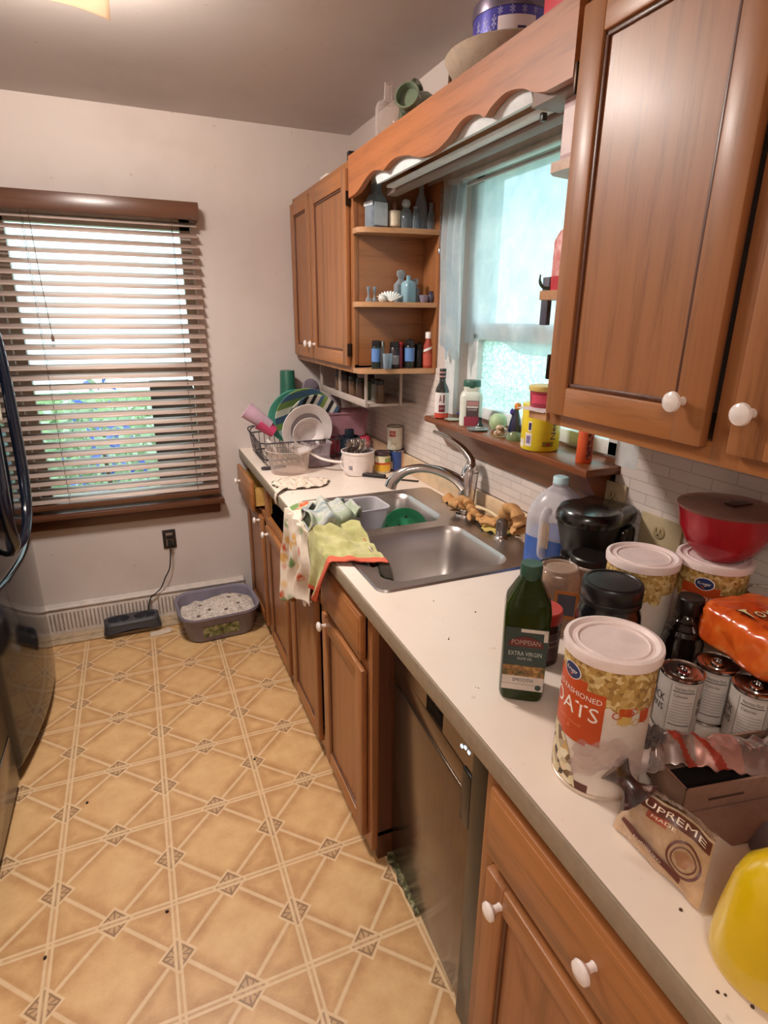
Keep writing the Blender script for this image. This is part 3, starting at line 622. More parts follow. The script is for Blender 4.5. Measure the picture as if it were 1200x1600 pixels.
# rim sheet with two holes, made in bmesh
B1 = (.085, .485, 1.275, 1.625); B2 = (.085, .485, 1.68, 2.03)
bm = bmesh.new()
def loop(pts, z):
    vs = [bm.verts.new((x, y, z)) for x, y in pts]; es = [bm.edges.new((vs[i], vs[(i+1) % len(vs)])) for i in range(len(vs))]; return vs, es
oo, eo = loop(rrect(SX0+.004, SX1-.004, SY0+.004, SY1-.004, .03), .9215); h1, e1 = loop(rrect(*B1, .06, 8), .9195); h2, e2 = loop(rrect(*B2, .06, 8), .9195)
r_ = bmesh.ops.triangle_fill(bm, edges=eo+e1+e2, use_beauty=True)
ot, _ = loop(rrect(SX0, SX1, SY0, SY1, .033), .9155)
n = len(oo)
for i in range(n): bm.faces.new((oo[i], oo[(i+1) % n], ot[(i+1) % n], ot[i]))
bmesh.ops.recalc_face_normals(bm, faces=bm.faces[:])
bm.verts.index_update(); b = WB(t); b.add([v.co[:] for v in bm.verts], [[v.index for v in f.verts] for f in bm.faces], 0, False); bm.free()
b.build('rim', STEEL, t)
def basin(B, dp):
    b = WB(t); rings = []
    for f, z in ((0, .9195), (.004, .912), (.010, .90), (.016, .82), (.022, .775), (.032, .752), (.055, .7405), (.10, .737), (.14, .735)):
        rings.append([(x, y, z) for x, y in rrect(B[0]+f, B[1]-f, B[2]+f, B[3]-f, max(.02, .06-f*.15), 8)])
    vs = [p for r in rings for p in r]; n = len(rings[0])
    fs = [(k*n+i, (k+1)*n+i, (k+1)*n+(i+1) % n, k*n+(i+1) % n) for k in range(len(rings)-1) for i in range(n)]+[tuple((len(rings)-1)*n+i for i in range(n))]
    b.add(vs, fs, 0, True); o = b.build('basin', STEEL, t)
    b = WB(t); b.M = b.M @ Matrix.Translation(((B[0]+B[1])/2, (B[2]+B[3])/2, .7355)); b.lathe([(.042, .0005), (.043, .003), (.036, .003), (.030, -.001), (0, -.002)], 28); b.build('drain', CHR, o)
basin(B1, .18); basin(B2, .18)
# faucet: leaning column, arched spout towards the far bowl, lever on top
t = thing('faucet', 'chrome single lever kitchen faucet with an arched spout and raised handle behind the sink', 'faucet', (.568, 1.70, .9205))
b = MB(); b.lathe([(.034, 0), (.034, .006), (.029, .010), (.027, .02)], 28); b.build('base_ring', CHR, t)
b = MB(); b.tube(smooth_path([(0, 0, .015), (.003, 0, .07), (.010, .002, .13), (.016, .004, .165)], 16), [.0265+.004*math.sin(i/16*PI*.9) for i in range(17)], 22); b.build('column', CHR, t)
b = MB(); sp = smooth_path([(.008, 0, .085), (-.03, .01, .128), (-.085, .032, .158), (-.145, .06, .170), (-.20, .085, .158), (-.235, .105, .125), (-.245, .112, .098)], 34)
b.tube(sp, [lerp(.024, .0155, min(1, i/14)) if i < 20 else lerp(.0155, .022, (i-20)/14) for i in range(35)], 20); b.build('spout', CHR, t)
b = MB(); b.tube(smooth_path([(.012, .003, .152), (.016, .004, .182), (.012, .010, .205), (-.010, .035, .240), (-.05, .075, .272), (-.085, .105, .288)], 26), [.0275, .0277, .0275, .0268, .0255, .0235]+[lerp(.021, .0075, i/20) for i in range(21)], 18, flat=.8); b.build('lever', CHR, t)
b = MB(); b.M = Matrix.Translation((.0145, .0035, .155)); b.lathe([(.0285, -.004), (.0292, 0), (.0285, .004)], 24); b.build('collar', mat('#6f6a68', .3, 1), t)
t = thing('soap_dispenser', 'short brushed metal side sprayer cap standing on the sink rim near the tan gloves', 'dispenser', (.555, 1.45, .9205))
MB().lathe([(.024, 0), (.024, .004), (.019, .008), (.0175, .012)], 24).build('base', CHR, t)
MB().lathe([(.017, .011), (.0185, .02), (.0195, .048), (.0175, .06), (.010, .066), (0, .067)], 24).build('cap', mat('#8b827d', .35, .9), t)
# things in the far bowl
t = thing('plastic_tub', 'rectangular clear plastic tub standing in the far sink bowl', 'tub', (.20, 1.87, .745), .05)
b = MB(); rg = []
CLP = clear('#f0eef2', .3, .12, '#e8e4e8')
def open_tub(b, w, d, h, r=.02, th=.002, flare=.012, lip=.006, mi=0, n=5):
    rings = [(w/2-flare-.012, d/2-flare-.012, 0.0, r*.6), (w/2-flare-.002, d/2-flare-.002, .006, r), (w/2, d/2, h, r), (w/2+lip, d/2+lip, h+.001, r+lip), (w/2+lip, d/2+lip, h-.006, r+lip), (w/2, d/2, h-.007, r)]
    vs = []; 
    for a, c, z, rr in rings: vs += [(x, y, z) for x, y in rrect(-a, a, -c, c, rr, n)]
    N = 4*(n+1)
    fs = [(k*N+i, k*N+(i+1) % N, (k+1)*N+(i+1) % N, (k+1)*N+i) for k in range(len(rings)-1) for i in range(N)]+[tuple(reversed(range(N)))]
    return b.add(vs, fs, mi, True)
open_tub(b, .235, .15, .20, .03); b.build('tub_wall', CLP, t, solid=.0018)
PG = mat('#3fae7a', .35)
b = MB(); b.lathe([(0, 0), (.065, .0), (.075, .004), (.098, .014), (.1015, .016), (.1005, .0185), (.097, .0175), (.074, .0075), (.064, .0035), (0, .0035)], 48)
for k in range(9):
    a = random.uniform(0, 6.28); r = random.uniform(.03, .088); s_ = random.uniform(.0025, .006); b.M = Matrix.Translation((r*math.cos(a), r*math.sin(a), .004 if r < .064 else .012)); b.lathe([(s_, 0), (s_*.7, .0012), (0, .0016)], 8, 1)
o = solo('plate', b, [PG, mat('#2a2a1c', .7)], 'bright green plastic plate with food bits leaning up in the far sink bowl', 'plate', (.375, 1.80, .838)); o.scale = (.93, .93, .93); o.rotation_euler = (math.radians(68), 0, math.radians(-6))
# ---------------- kitchen gloves
def ragmesh(fn, nu=60, nv=60): 
    b = MB(); b.grid(fn, nu, nv); return b
TAN = mat('#c9965f', .75, nscale=40)
def glove(name, label, loc, rz, cuffup, arch=0):
    t = thing(name, label, 'glove', loc, rz)
    b = MB(); sp = smooth_path([(0, 0, .012), (.03, .004, .022), (.06, 0, .035), (.085, -.004, .05), (.10, 0, cuffup)] if not arch else [(0, 0, .012), (.03, .004, .055), (.06, 0, .083), (.09, -.004, .075), (.105, 0, cuffup)], 20)
    b.tube(sp, [lerp(.021, .038, i/20)*(1+.14*math.sin(i*1.7)) for i in range(21)], 14, flat=.55); b.build('palm', TAN, t)
    for k, (dy, L, rr) in enumerate(((-.021, .05, .0075), (-.007, .062, .008), (.007, .058, .008), (.02, .045, .007))):
        b = MB(); b.tube(smooth_path([(.004, dy*.8, .014), (-.02, dy*1.1, .016), (-L*.8, dy*1.5, .012), (-L, dy*1.7-.006, .008)], 10), [rr*1.1]*6+[rr, rr*.95, rr*.85, rr*.65, rr*.25], 10); b.build('finger', TAN, t)
    b = MB(); b.tube(smooth_path([(.04, .018, .02), (.025, .036, .02), (.005, .048, .014)], 8), [.01, .01, .0095, .009, .009, .0085, .008, .006, .003], 10); b.build('thumb', TAN, t)
    b = MB(); b.grid(lambda u, v: (.095+.03*v, (.034+.012*v)*math.cos(u*2*PI)*(1+.15*math.sin(u*12)), cuffup-.005+(.016+.01*v)*math.sin(u*2*PI)+.01*math.sin(u*9+v)), 28, 4); b.build('cuff', TAN, t, solid=.0015)
glove('rubber_glove', 'tan rubber glove lying against the upstand just right of the faucet', (.575, 1.60, .922), math.radians(100), .03)
glove('rubber_glove', 'tan rubber glove propped up with its cuff open beside the sprayer cap', (.578, 1.50, .935), math.radians(-86), .045, 1)
b = MB(); b.tube(smooth_path([(0, 0, .006), (0, -.07, .012), (-.005, -.14, .008)], 12), [.006, .0062, .006, .0055, .005, .005, .005, .005, .005, .005, .005, .0045, .003], 8, flat=.6)
solo('scraper', b, mat('#d6c09a', .5), 'thin cream handled scraper lying across the tan gloves', 'scraper', (.575, 1.64, .962), .05)
b = MB()
b.grid(lambda u, v: (lerp(0, .06, v)+.01*math.sin(u*6), lerp(0, .09, u), .004+.02*math.sin(v*PI)*abs(math.sin(u*4.2))+.004*math.sin(u*17+v*9)), 30, 16)
solo('sponge_cloth', b, mat('#c9b060', .8), 'yellowish scrap of cloth on the rim under the gloves', 'cloth', (.545, 1.46, .921), solid=.003)
b = MB()
b.grid(lambda u, v: (lerp(0, .05, v), lerp(0, .10, u), .004+.022*math.sin(v*PI)*(.6+.4*math.sin(u*8))+.005*math.sin(u*15+v*7)), 30, 16)
solo('folded_cloth', b, mat('#c7925c', .8), 'folded tan cloth lying behind the faucet base', 'cloth', (.568, 1.78, .921), solid=.003)
# ---------------- towels over the front edge
def clothn(p, s, a): return a*noise.noise(Vector(p)*s)
def floral_mat():
    mt, nt, bs, out = nmat('floral_cotton'); v = coord(nt); vo = nt.nodes.new('ShaderNodeTexVoronoi'); vo.inputs['Scale'].default_value = 22; nt.links.new(v, vo.inputs['Vector'])
    sp = nt.nodes.new('ShaderNodeSeparateColor'); nt.links.new(vo.outputs['Color'], sp.inputs[0])
    pet = ramp(nt, sp.outputs[0], [(0, lin('#c2582c')), (.22, lin('#c2582c')), (.23, lin('#6e8a52')), (.4, lin('#6e8a52')), (.41, lin('#cfa15c')), (.5, lin('#cfa15c')), (.51, lin('#5a4436')), (.58, lin('#e4d6c4')), (1, lin('#e4d6c4'))])
    n1 = noi(nt, v, 40, 3, .6)
    f = mth(nt, 'MULTIPLY', ramp(nt, vo.outputs[0], [(.35, (1, 1, 1, 1)), (.62, (0, 0, 0, 1))]), ramp(nt, n1, [(.34, (0, 0, 0, 1)), (.46, (1, 1, 1, 1))]))
    c = mixc(nt, f, lin('#d8c8b6'), pet); nt.links.new(c, bs.inputs['Base Color']); bs.inputs['Roughness'].default_value = .9; return mt
t = thing('dish_towel', 'crumpled floral dish towel hanging over the front edge of the counter by the sink', 'towel', (0, 1.85, .75))
b = WB(t)
def fl(u, v):
    # v: 0 on the counter .. 1 at the hanging hem
    if v < .35:
        k = v/.35; x = lerp(.15, -.012, k); z = .921+.045*math.sin(k*PI)*(.6+.4*math.sin(u*7))+.012*math.sin(u*15+k*4); y = lerp(1.70, 2.0, u)-.05*(1-k)
    else:
        k = (v-.35)/.65; hem = lerp(.63, .60, u)+.05*math.sin(u*5+.5)-(.05 if u > .5 else 0)*0; z = lerp(.925, hem, k); x = -.016-.012*k+.018*math.sin(u*16+k*2.2)*(.25+.75*k)+.006*math.sin(u*31)
        y = lerp(1.685+.03*k, lerp(2.0, 2.03, k), u)+.012*math.sin(k*9+u*3)
    n = noise.noise((u*5, v*6, 2.2)); return (x+.006*n, y, z+.006*noise.noise((u*8, v*8, 7)))
b.grid(fl, 70, 90); b.build('cloth', floral_mat(), t, solid=.0025)
t = thing('dish_towel', 'grey green crumpled dish cloth bunched over the floral towel at the sink edge', 'towel', (.06, 1.74, .95))
b = WB(t)
def gr(u, v):
    a = u*2*PI*1.15; q = v
    x = lerp(-.015, .165, v)+.012*noise.noise((u*3, v*4, 1)); y = 1.70+.085*math.cos(a)*(.65+.35*math.sin(v*PI))+.055*v-.0+.02*noise.noise((u*4, v*5, 3))
    z = .968+.042*math.sin(a)*(.55+.45*math.sin(v*PI))+.02*noise.noise((u*6, v*7, 5))+.012*math.sin(v*19+u*5)
    return (x, y, max(z, .934))
b.grid(gr, 60, 60); b.build('cloth', speck('#8d9a98', [(.35, '#7a8c92'), (.5, '#b9b7ae'), (.62, '#98a58a'), (.75, '#d0c8bd')], 14, .95), t, solid=.004)
t = thing('dish_towel', 'yellow green dish towel with an orange hem draped over the counter edge', 'towel', (.04, 1.52, .92))
b = WB(t)
YA = [(.140, 1.62), (.118, 1.60), (.02, 1.66), (-.016, 1.67)]
def yl(u, v):
    # u across from sink bowl (0) to hanging corner (1); v from far (0) to hem (1)
    if u < .62:
        k = u/.62; x = lerp(.135, -.014, k); y0 = lerp(1.64, 1.68, k); y1 = lerp(1.385, 1.455, k); y = lerp(y0, y1, v); z = .9285+.03*math.exp(-((v-.12)/.22)**2)+.009*(1+math.sin(v*24+k*6+2*noise.noise((k*3, v*2, 0))))*(1-v)**.6+.010*max(0, noise.noise((k*4, v*7, 2)))+.006*math.sin(k*13+v*3)*(1-v)
        if k < .2: z -= .0
    else:
        k = (u-.62)/.38; x = -.018-.008*k+.010*math.sin(v*11+k*2)*k; y0 = 1.68-.03*k; y1 = 1.455+.135*k; y = lerp(y0, y1, v); z = .926-.19*k*(1-.25*(1-v))
    return (x, y, z)
def ymi(u, v): return 1 if (v > .885 or u > .965) else 0
b.grid(yl, 80, 50, mif=ymi); b.build('cloth', [speck('#b9b56c', [(.3, '#a3a064'), (.5, '#b5b078'), (.7, '#c4bd8c')], 25, .95), mat('#d4644a', .9)], t, solid=.003)
b = WB(t); b.grid(lambda u, v: (lerp(.118, .162, v)+.01*math.sin(u*14), lerp(1.66, 1.42, u), .937-.045*v*v*1.8-.02*u*v+.010*math.sin(u*18+v*4)), 40, 16); b.build('rolled_side', floral_mat(), t, solid=.003)
b = MB()
def rg(u, v):
    ang = u*2*PI; rr_ = v*(1+.20*noise.noise((math.cos(ang)*1.4, math.sin(ang)*1.4, 5))+.06*math.sin(ang*5)); x = .125+.128*rr_*math.cos(ang); y = 2.315+.088*rr_*math.sin(ang)+.03*(x-.12)/.1*0
    w_ = abs(noise.noise((x*22, y*16, 3)))+.6*abs(noise.noise((x*46, y*40, 9))); return (x, y, .9185+.026*w_*min(1, 1.3-v*.9))
b.grid(rg, 120, 40, mif=lambda u, v: 1 if v > .955 and (int(u*40) % 3) else 0)
b.grid(lambda u, v: (-.006-.004*math.sin(v*4), lerp(2.18, 2.23, u), lerp(.9185, .872, v)+.006*math.sin(u*5)), 8, 10, mif=lambda u, v: 1 if u > .8 else 0)
b.grid(lambda u, v: (lerp(-.004, .06, v), lerp(2.18, 2.23, u)+.075*v, .9195+.006*math.sin(v*PI)+.004*abs(math.sin(u*7))), 10, 12, mif=lambda u, v: 1 if u < .14 else 0)
solo('dishcloth', b, [mat('#dcc8b6', .95, nscale=60), mat('#4a3a30', .9)], 'thin beige dishcloth crumpled on the worktop beyond the sink', 'cloth', solid=.002)
t = thing('kitchen_knife', 'dark kitchen knife lying on the worktop between the far bowl and the upstand', 'knife', (.50, 2.27, .9165), math.radians(-42))
MB().box(0, .15, -.011, .011, 0, .0022, .0008).build('blade', mat('#3a3634', .3, .8), t)
MB().box(-.11, .0, -.011, .011, 0, .016, .005, seg=3).build('handle', mat('#1c1716', .45), t)
# ---------------- on the floor: litter box, pet bowl, outlet and cord
t = thing('litter_box', 'lavender grey litter box full of pale litter on the floor by the far cabinet', 'litter box', (-.208, 2.878, .0), math.radians(3))
LV = mat('#7d7684', .45)
def sring(w, d, z, r): return [(x, y, z) for x, y in rrect(-w, w, -d, d, r, 7)]
b = MB(); rings = [sring(.150, .115, .0, .06), sring(.165, .13, .01, .07), sring(.192, .162, .15, .09), sring(.205, .175, .158, .10), sring(.206, .176, .148, .10), sring(.198, .168, .140, .095)]
inn = [sring(.192-.004, .162-.004, .15, .09), sring(.168, .135, .02, .07)]
N = len(rings[0]); vs = [p for r in rings for p in r]
fs = [(k*N+i, k*N+(i+1) % N, (k+1)*N+(i+1) % N, (k+1)*N+i) for k in range(len(rings)-1) for i in range(N)]+[tuple(reversed(range(N)))]
b.add(vs, fs, 0, True); b.build('tray', LV, t, solid=.003)
def lit(u, v):
    x = (u-.5)*2; y = (v-.5)*2; k = (abs(x)**4+abs(y)**4)**.25; m_ = max(abs(x), abs(y)); s_ = 1 if m_ == 0 else m_/k
    q = m_; h = .098+.070*max(0, 1-((x*s_-.22)**2+(y*s_+.05)**2)*.9)+.012*noise.noise((x*3, y*3, 1)); 
    X, Y = x*s_*.184, y*s_*.153
    return (X, Y, h+.004*noise.noise((X*160, Y*160, 0)))
b = MB(); b.grid(lit, 90, 90)
o = b.build('litter', speck('#b9aa9e', [(.10, '#a8998c'), (.3, '#c2b4a8'), (.6, '#d0c3b8'), (.85, '#ddd2c8')], 170, .95, cell=True), t); o['kind'] = 'stuff'
b = MB()
for px, py in ((.03, -.09), (-.08, .02), (.09, .07), (.12, .02), (-.05, -.06), (.06, .0), (.02, .12), (-.11, -.07), (.10, -.06)):
    p = lit(px/.36+.5, py/.30+.5); b.M = Matrix.Translation(p); b.lathe([(.007, -.002), (.008, .002), (0, .007)], 8, ex=1.5)
b.M = Matrix(); o = b.build('clump', mat('#76665a', .9), t); o['kind'] = 'stuff'
b = MB(); b.grid(lambda u, v: (lerp(-.10, .08, u), -.1335-.030*(lerp(.035, .10, v)-.01)/.14-.0012, lerp(.035, .10, v)), 6, 2)
b.build('decal', speck('#8a8f6a', [(.35, '#4c4a3c'), (.5, '#7c8a58'), (.66, '#b4b49a')], 35, .6), t)
t = thing('pet_bowl', 'dark grey double pet food dish on the floor strip in front of the register', 'pet bowl', (-.632, 3.012, .024), math.radians(2))
PB = mat('#3b3a3f', .35)
b = MB()
def hb(u, v):
    x = (u-.5)*2; y = (v-.5)*2; X = x*.132; Y = y*.050; m_ = max(abs(x), abs(y)); z = .058-.004*abs(x)*0
    for c in (-.064, .064):
        d = math.sqrt(((X-c)/.052)**2+(Y/.040)**2)
        if d < 1: z = .058-.042*(1-d**6)
    if m_ > .93: z -= .004*((m_-.93)/.07)
    k = m_/max(1e-6, (abs(x)**7+abs(y)**7)**(1/7)); return (X*k, Y*k, z-.006*max(0, (m_-.86)/.14)**2)
b.grid(hb, 72, 40)
def hs(u, v):
    q = u*2*PI; c_, s_ = math.cos(q), math.sin(q); k = (abs(c_)**7+abs(s_)**7)**(-1/7); fl = 1+.10*v*v; return (.132*c_*k*(1+.06*v*v), .050*s_*k*(1+.2*v*v), lerp(.052, .012*max(0, math.cos(q*2-PI)*.0) if abs(s_*k) < .99 else .013*max(0, 1-(c_*k/.75)**2), v))
b.grid(hs, 96, 6)
b.build('dish', PB, t, solid=.002)
t = thing('wall_outlet', 'dark wall socket with missing cover plate and a black plug low on the far wall', 'outlet', (-.400, 3.106, .455))
b = MB(); b.box(-.033, .033, -.004, .002, -.052, .052, .002); b.build('box_opening', mat('#2a1d16', .8), t)
b = MB(); b.box(-.017, .017, -.014, -.003, -.036, .036, .003); b.build('receptacle', mat('#8d7568', .5), t)
b = MB(); b.box(-.013, .013, -.040, -.013, -.03, -.002, .004); b.box(-.016, .016, -.022, -.013, .008, .026, .003); b.build('plug', mat('#141313', .45), t)
b = MB(); b.tube(smooth_path([(-.400, 3.062, .44), (-.402, 3.058, .40), (-.408, 3.06, .36), (-.418, 3.068, .30), (-.445, 3.066, .25), (-.47, 3.062, .20), (-.50, 3.055, .175), (-.53, 3.055, .15), (-.555, 3.062, .06)], 50), .0032, 8)
solo('power_cord', b, mat('#161413', .5), 'black power cord hanging from the wall socket down behind the pet bowl', 'cord')
b = MB(); b.grid(lambda u, v: (lerp(0, .11, u), lerp(0, .05, v)+.01*u, .0015+.003*abs(noise.noise((u*6, v*5, 1)))), 14, 8)
solo('paper_scrap', b, mat('#d9c3ae', .9), 'torn pale paper scrap on the floor in front of the pet bowl', 'paper', (-.55, 2.90, .001), .1, solid=.0008)
rnd = random.Random(11)
for x, y in ((-.79, 1.83), (-.22, 1.82), (-.56, 1.32), (-.86, 1.31), (-.68, 1.05)):
    b = MB(); b.lathe([(.004, 0), (.0042, .002), (.002, .004), (0, .0045)], 9, ex=1.3)
    solo('crumb', b, mat('#241711', .8), 'small dark crumb on the vinyl floor', 'crumb', (x, y, .0005), rnd.random()*3, 'crumbs on the vinyl floor')
# wall outlet plates on the backsplash
IV = mat('#b7a583', .45)
def outlet(label, y, z, w=.075):
    t = thing('outlet_cover', label, 'outlet', (WX-.007, y, z))
    MB().box(-.006, 0, -w/2, w/2, -.058, .058, .003).build('plate', IV, t)
    for s in (-1, 1):
        b = MB(); b.M = Matrix.Translation((-.006, 0, s*.022)) @ Matrix.Rotation(-PI/2, 4, 'Y'); b.lathe([(.0165, 0), (.0165, .002), (.015, .003), (0, .003)], 24); o = b.build('socket', mat('#a8946f', .4), t)
        b = MB(); b.box(-.0096, -.0088, -.007, -.0052, s*.022-.001, s*.022+.009).box(-.0096, -.0088, .0052, .007, s*.022-.001, s*.022+.009).box(-.0096, -.0088, -.002, .002, s*.022-.009, s*.022-.005); b.build('slot', mat('#1e160f', .8), o)
outlet('ivory outlet plate on the brick backsplash behind the coffee maker', 1.085, 1.135)
outlet('ivory double outlet plate on the backsplash left of the red bowl', .93, 1.09, .12)
# ================================================================ far end of the worktop
CT = .9155
def plate(name, label, loc, rx, rz, r, mats, stripes=None, bowl=0, group=None):
    """plate standing on edge: disc axis tilted; r outer radius"""
    b = MB()
    prof = [(0, 0), (r*.60, 0), (r*.66, .003+bowl*.3), (r*.93, .012+bowl), (r, .015+bowl), (r*.99, .018+bowl), (r*.92, .0155+bowl), (r*.64, .006+bowl*.3), (r*.58, .0035), (0, .0035)]
    b.lathe(prof, 56, mis=[0, 0, 0, 0, 0, 1, 1, 2, 2])
    o = solo(name, b, mats, label, 'plate', loc, 0, group); o.rotation_euler = (rx, 0, rz); return o
def stripe_mat(cols, ang, sc_):
    mt, nt, bs, out = nmat('striped_plastic'); t = nt.nodes.new('ShaderNodeTexCoord'); mp = nt.nodes.new('ShaderNodeMapping'); mp.inputs['Rotation'].default_value = (0, 0, ang); nt.links.new(t.outputs['Object'], mp.inputs[0]); sp = nt.nodes.new('ShaderNodeSeparateXYZ'); nt.links.new(mp.outputs[0], sp.inputs[0])
    f = mth(nt, 'FRACT', mth(nt, 'ADD', mth(nt, 'MULTIPLY', sp.outputs[0], sc_), .5)); r = nt.nodes.new('ShaderNodeValToRGB'); r.color_ramp.interpolation = 'CONSTANT'; e = r.color_ramp.elements
    while len(e) > 1: e.remove(e[-1])
    e[0].position = 0; e[0].color = lin(cols[0])
    for i, c in enumerate(cols[1:]): x = e.new((i+1)/len(cols)); x.color = lin(c)
    nt.links.new(f, r.inputs[0]); nt.links.new(r.outputs[0], bs.inputs['Base Color']); bs.inputs['Roughness'].default_value = .3; return mt
ST1 = stripe_mat(['#4f6f8c', '#7a9a5a', '#d9dccb', '#45627e', '#6f8f4c', '#9db7b8', '#5c7d9a', '#86a45c'], 1.35, 3.6)
ST2 = stripe_mat(['#20262c', '#e6e4da', '#20262c', '#e6e4da', '#5a7d9c', '#86a552', '#e6e4da', '#20262c', '#dfe0d4', '#4c6a86'], .35, 5.2)
# dish rack: black wire frame on a drip tray
t = thing('dish_rack', 'black coated wire dish rack in the far corner of the worktop holding plates and cups', 'dish rack', (.235, 2.79, CT))
BK = mat('#3a3337', .4)
b = MB()
for z, e in ((.115, 0), (.03, -.02)):
    pts = rrect(-.205-e, .205+e, -.155-e, .155+e, .04, 5); pts = [(x, y, z) for x, y in pts]; b.tube(pts+[pts[0]], .0034, 8)
b.build('hoop', BK, t)
b = MB()
for i in range(15):
    x = -.18+i*.0257
    for s_ in (-1, 1): b.tube([(x, s_*.155, .115), (x, s_*.14, .03), (x, s_*.10, .012)], .0018, 6)
    b.tube([(x, -.14, .012), (x, .14, .012)], .0018, 6)
for i in range(9):
    y = -.13+i*.0325
    for s_ in (-1, 1): b.tube([(s_*.205, y, .115), (s_*.19, y, .02)], .0018, 6)
b.build('wire', BK, t)
b = MB()
for s_ in (-.06, .06):
    for i in range(7):
        y = -.12+i*.035; b.tube([(s_, y, .012), (s_, y+.006, .075), (s_+.02, y+.006, .085), (s_+.04, y+.006, .075), (s_+.04, y, .012)], .0018, 6)
b.build('plate_divider', BK, t)
b = MB(); b.tube([(-.20, -.17, .012), (-.20, -.19, .0), (-.12, -.19, .0), (-.12, -.17, .012)], .004, 8); b.box(-.215, -.10, -.19, -.165, 0, .012, .004); b.build('foot', BK, t)
for s_ in (1,):
    b = MB(); b.tube(smooth_path([(-.205, .05, .115), (-.23, .03, .16), (-.2, 0, .175), (-.23, -.03, .16), (-.205, -.05, .115)], 20), .003, 8); b.build('handle', BK, t)
CER = mat('#e6dcd8', .25, coat=.3); GRY = mat('#8d8080', .35)
plate('plate', 'white dinner plate with grey inner ring, upright at the rack front', (.262, 2.69, 1.075), math.radians(97), math.radians(6), .128, [CER, CER, GRY])
plate('saucer', 'small white bowl plate leaning on the front of the white dinner plate in the rack', (.252, 2.655, 1.068), math.radians(98), math.radians(6), .080, [CER, CER, CER], bowl=.012)
plate('plate', 'plate with dark and white stripes behind the white plate', (.315, 2.755, 1.10), math.radians(102), math.radians(4), .142, [ST2, ST2, ST2])
plate('plate', 'blue and green striped plate rising highest in the dish rack', (.285, 2.815, 1.12), math.radians(104), math.radians(2), .150, [ST1, ST1, ST1])
plate('plate', 'teal edged plate with blue and green bands, rearmost left in the rack', (.255, 2.865, 1.115), math.radians(104), math.radians(2), .146, [mat('#4fa08c', .3), mat('#5fb49c', .3), ST1])
def cup(name, label, loc, rot, r0, r1, h, m_, lipm=None):
    b = MB(); b.lathe([(0, 0), (r0, 0), (r0+.001, .003), (r1, h), (r1+.002, h+.001), (r1+.001, h+.003), (r1-.0015, h+.001), (r0-.002, .004), (0, .004)], 36, mis=[0, 0, 0, 1, 1, 1, 0, 0])
    o = solo(name, b, [m_, lipm or m_], label, 'cup', loc); o.rotation_euler = rot; return o
cup('cup', 'tall dark green plastic cup upside down at the back left of the dish rack', (.262, 3.03, 1.325), (PI, 0, 0), .036, .046, .20, mat('#2a6450', .4))
cup('cup', 'pale pink plastic cup tipped on its side at the left end of the dish rack', (.115, 2.83, 1.075), (0, math.radians(-52), math.radians(-12)), .030, .043, .135, clear('#f3d9e4', .6, .25, '#e2c2d2'))
cup('cup', 'bright pink plastic cup nested inside the pale pink cup in the dish rack', (.135, 2.826, 1.045), (0, math.radians(-52), math.radians(-12)), .028, .038, .085, mat('#c9486f', .35))
b = MB(); b.tube(smooth_path([(.0, 0, .0), (.03, -.01, -.04), (.055, -.02, -.10)], 10), .009, 8, flat=.4)
solo('utensil', b, mat('#e8dcd6', .4), 'white plastic utensil handle below the pink cups in the rack', 'utensil', (.075, 2.72, 1.035))
def spoon(name, label, loc, rot, mt_, L=.26, bw=.036, bl=.05, cat='utensil', depth=.012):
    b = MB(); b.tube(smooth_path([(0, 0, 0), (0, .002, L*.5), (0, 0, L)], 10), [.007, .007, .006, .006, .006, .006, .006, .0065, .007, .008, .009], 10, flat=.6)
    b.grid(lambda u, v: (bw*math.cos(2*PI*u)*v, -depth*(1-v*v)+.004, L+bl*.8+bl*math.sin(2*PI*u)*v), 28, 8)
    o = solo(name, b, mt_, label, cat, loc, solid=.0025); o.rotation_euler = rot; return o
spoon('ladle', 'mauve plastic serving spoon standing face out behind the white pail of cutlery', (.43, 2.74, 1.00), (math.radians(-6), math.radians(2), math.radians(20)), mat('#8f7f86', .4), .125, .045, .058)
spoon('ladle', 'translucent mauve spatula head rising behind the striped plates', (.39, 2.90, .99), (math.radians(-4), math.radians(-8), math.radians(10)), clear('#a99aa6', .6, .2, '#8f8290'), .20, .05, .058)
spoon('wooden_spoon', 'wooden spoon leaning at the right end of the dish rack', (.43, 2.80, .965), (math.radians(10), math.radians(-14), 0), wood('#a97848', '#7d5430', 'z', .6, 0), .14, .02, .03)
t = thing('utensil_crock', 'dark blue utensil cup standing between the dish rack and the pink tub', 'utensil holder', (.47, 2.66, CT))
b = MB(); b.lathe([(0, 0), (.045, 0), (.048, .005), (.052, .115), (.054, .118), (.050, .118), (.045, .008), (0, .008)], 32).build('cup', mat('#22303c', .35), t)
b = MB(); b.box(-.022, .022, -.012, .012, .06, .155, .006, seg=3).build('dark_handle', mat('#1c2430', .35), t)
t = thing('food_container', 'clear round plastic bowl standing at the counter edge in front of the dish rack', 'container', (.135, 2.54, CT))
b = MB(); b.lathe([(0, 0), (.078, 0), (.083, .004), (.098, .095), (.106, .102), (.107, .106), (.100, .108), (.096, .102), (.080, .006), (0, .003)], 48); b.build('bowl', clear('#f6f0ec', .10, .08, '#e8ddd6'), t)
t = thing('food_container', 'square clear plastic tub right of the round bowl, in front of the white plate', 'container', (.285, 2.60, CT), .05)
b = MB(); open_tub(b, .115, .10, .115, .018, flare=.006); b.build('tub', clear('#f0eaec', .16, .1, '#d8ced2'), t, solid=.0016)
b = MB(); b.box(-.055, .055, -.048, .048, .006, .05, .01); b.build('contents', clear('#d8c9ce', .35, .3, '#b8a8b0'), t)
t = thing('spatula', 'white plastic scoop with its handle pointing at the cutlery pail', 'utensil', (.30, 2.47, CT), math.radians(-8))
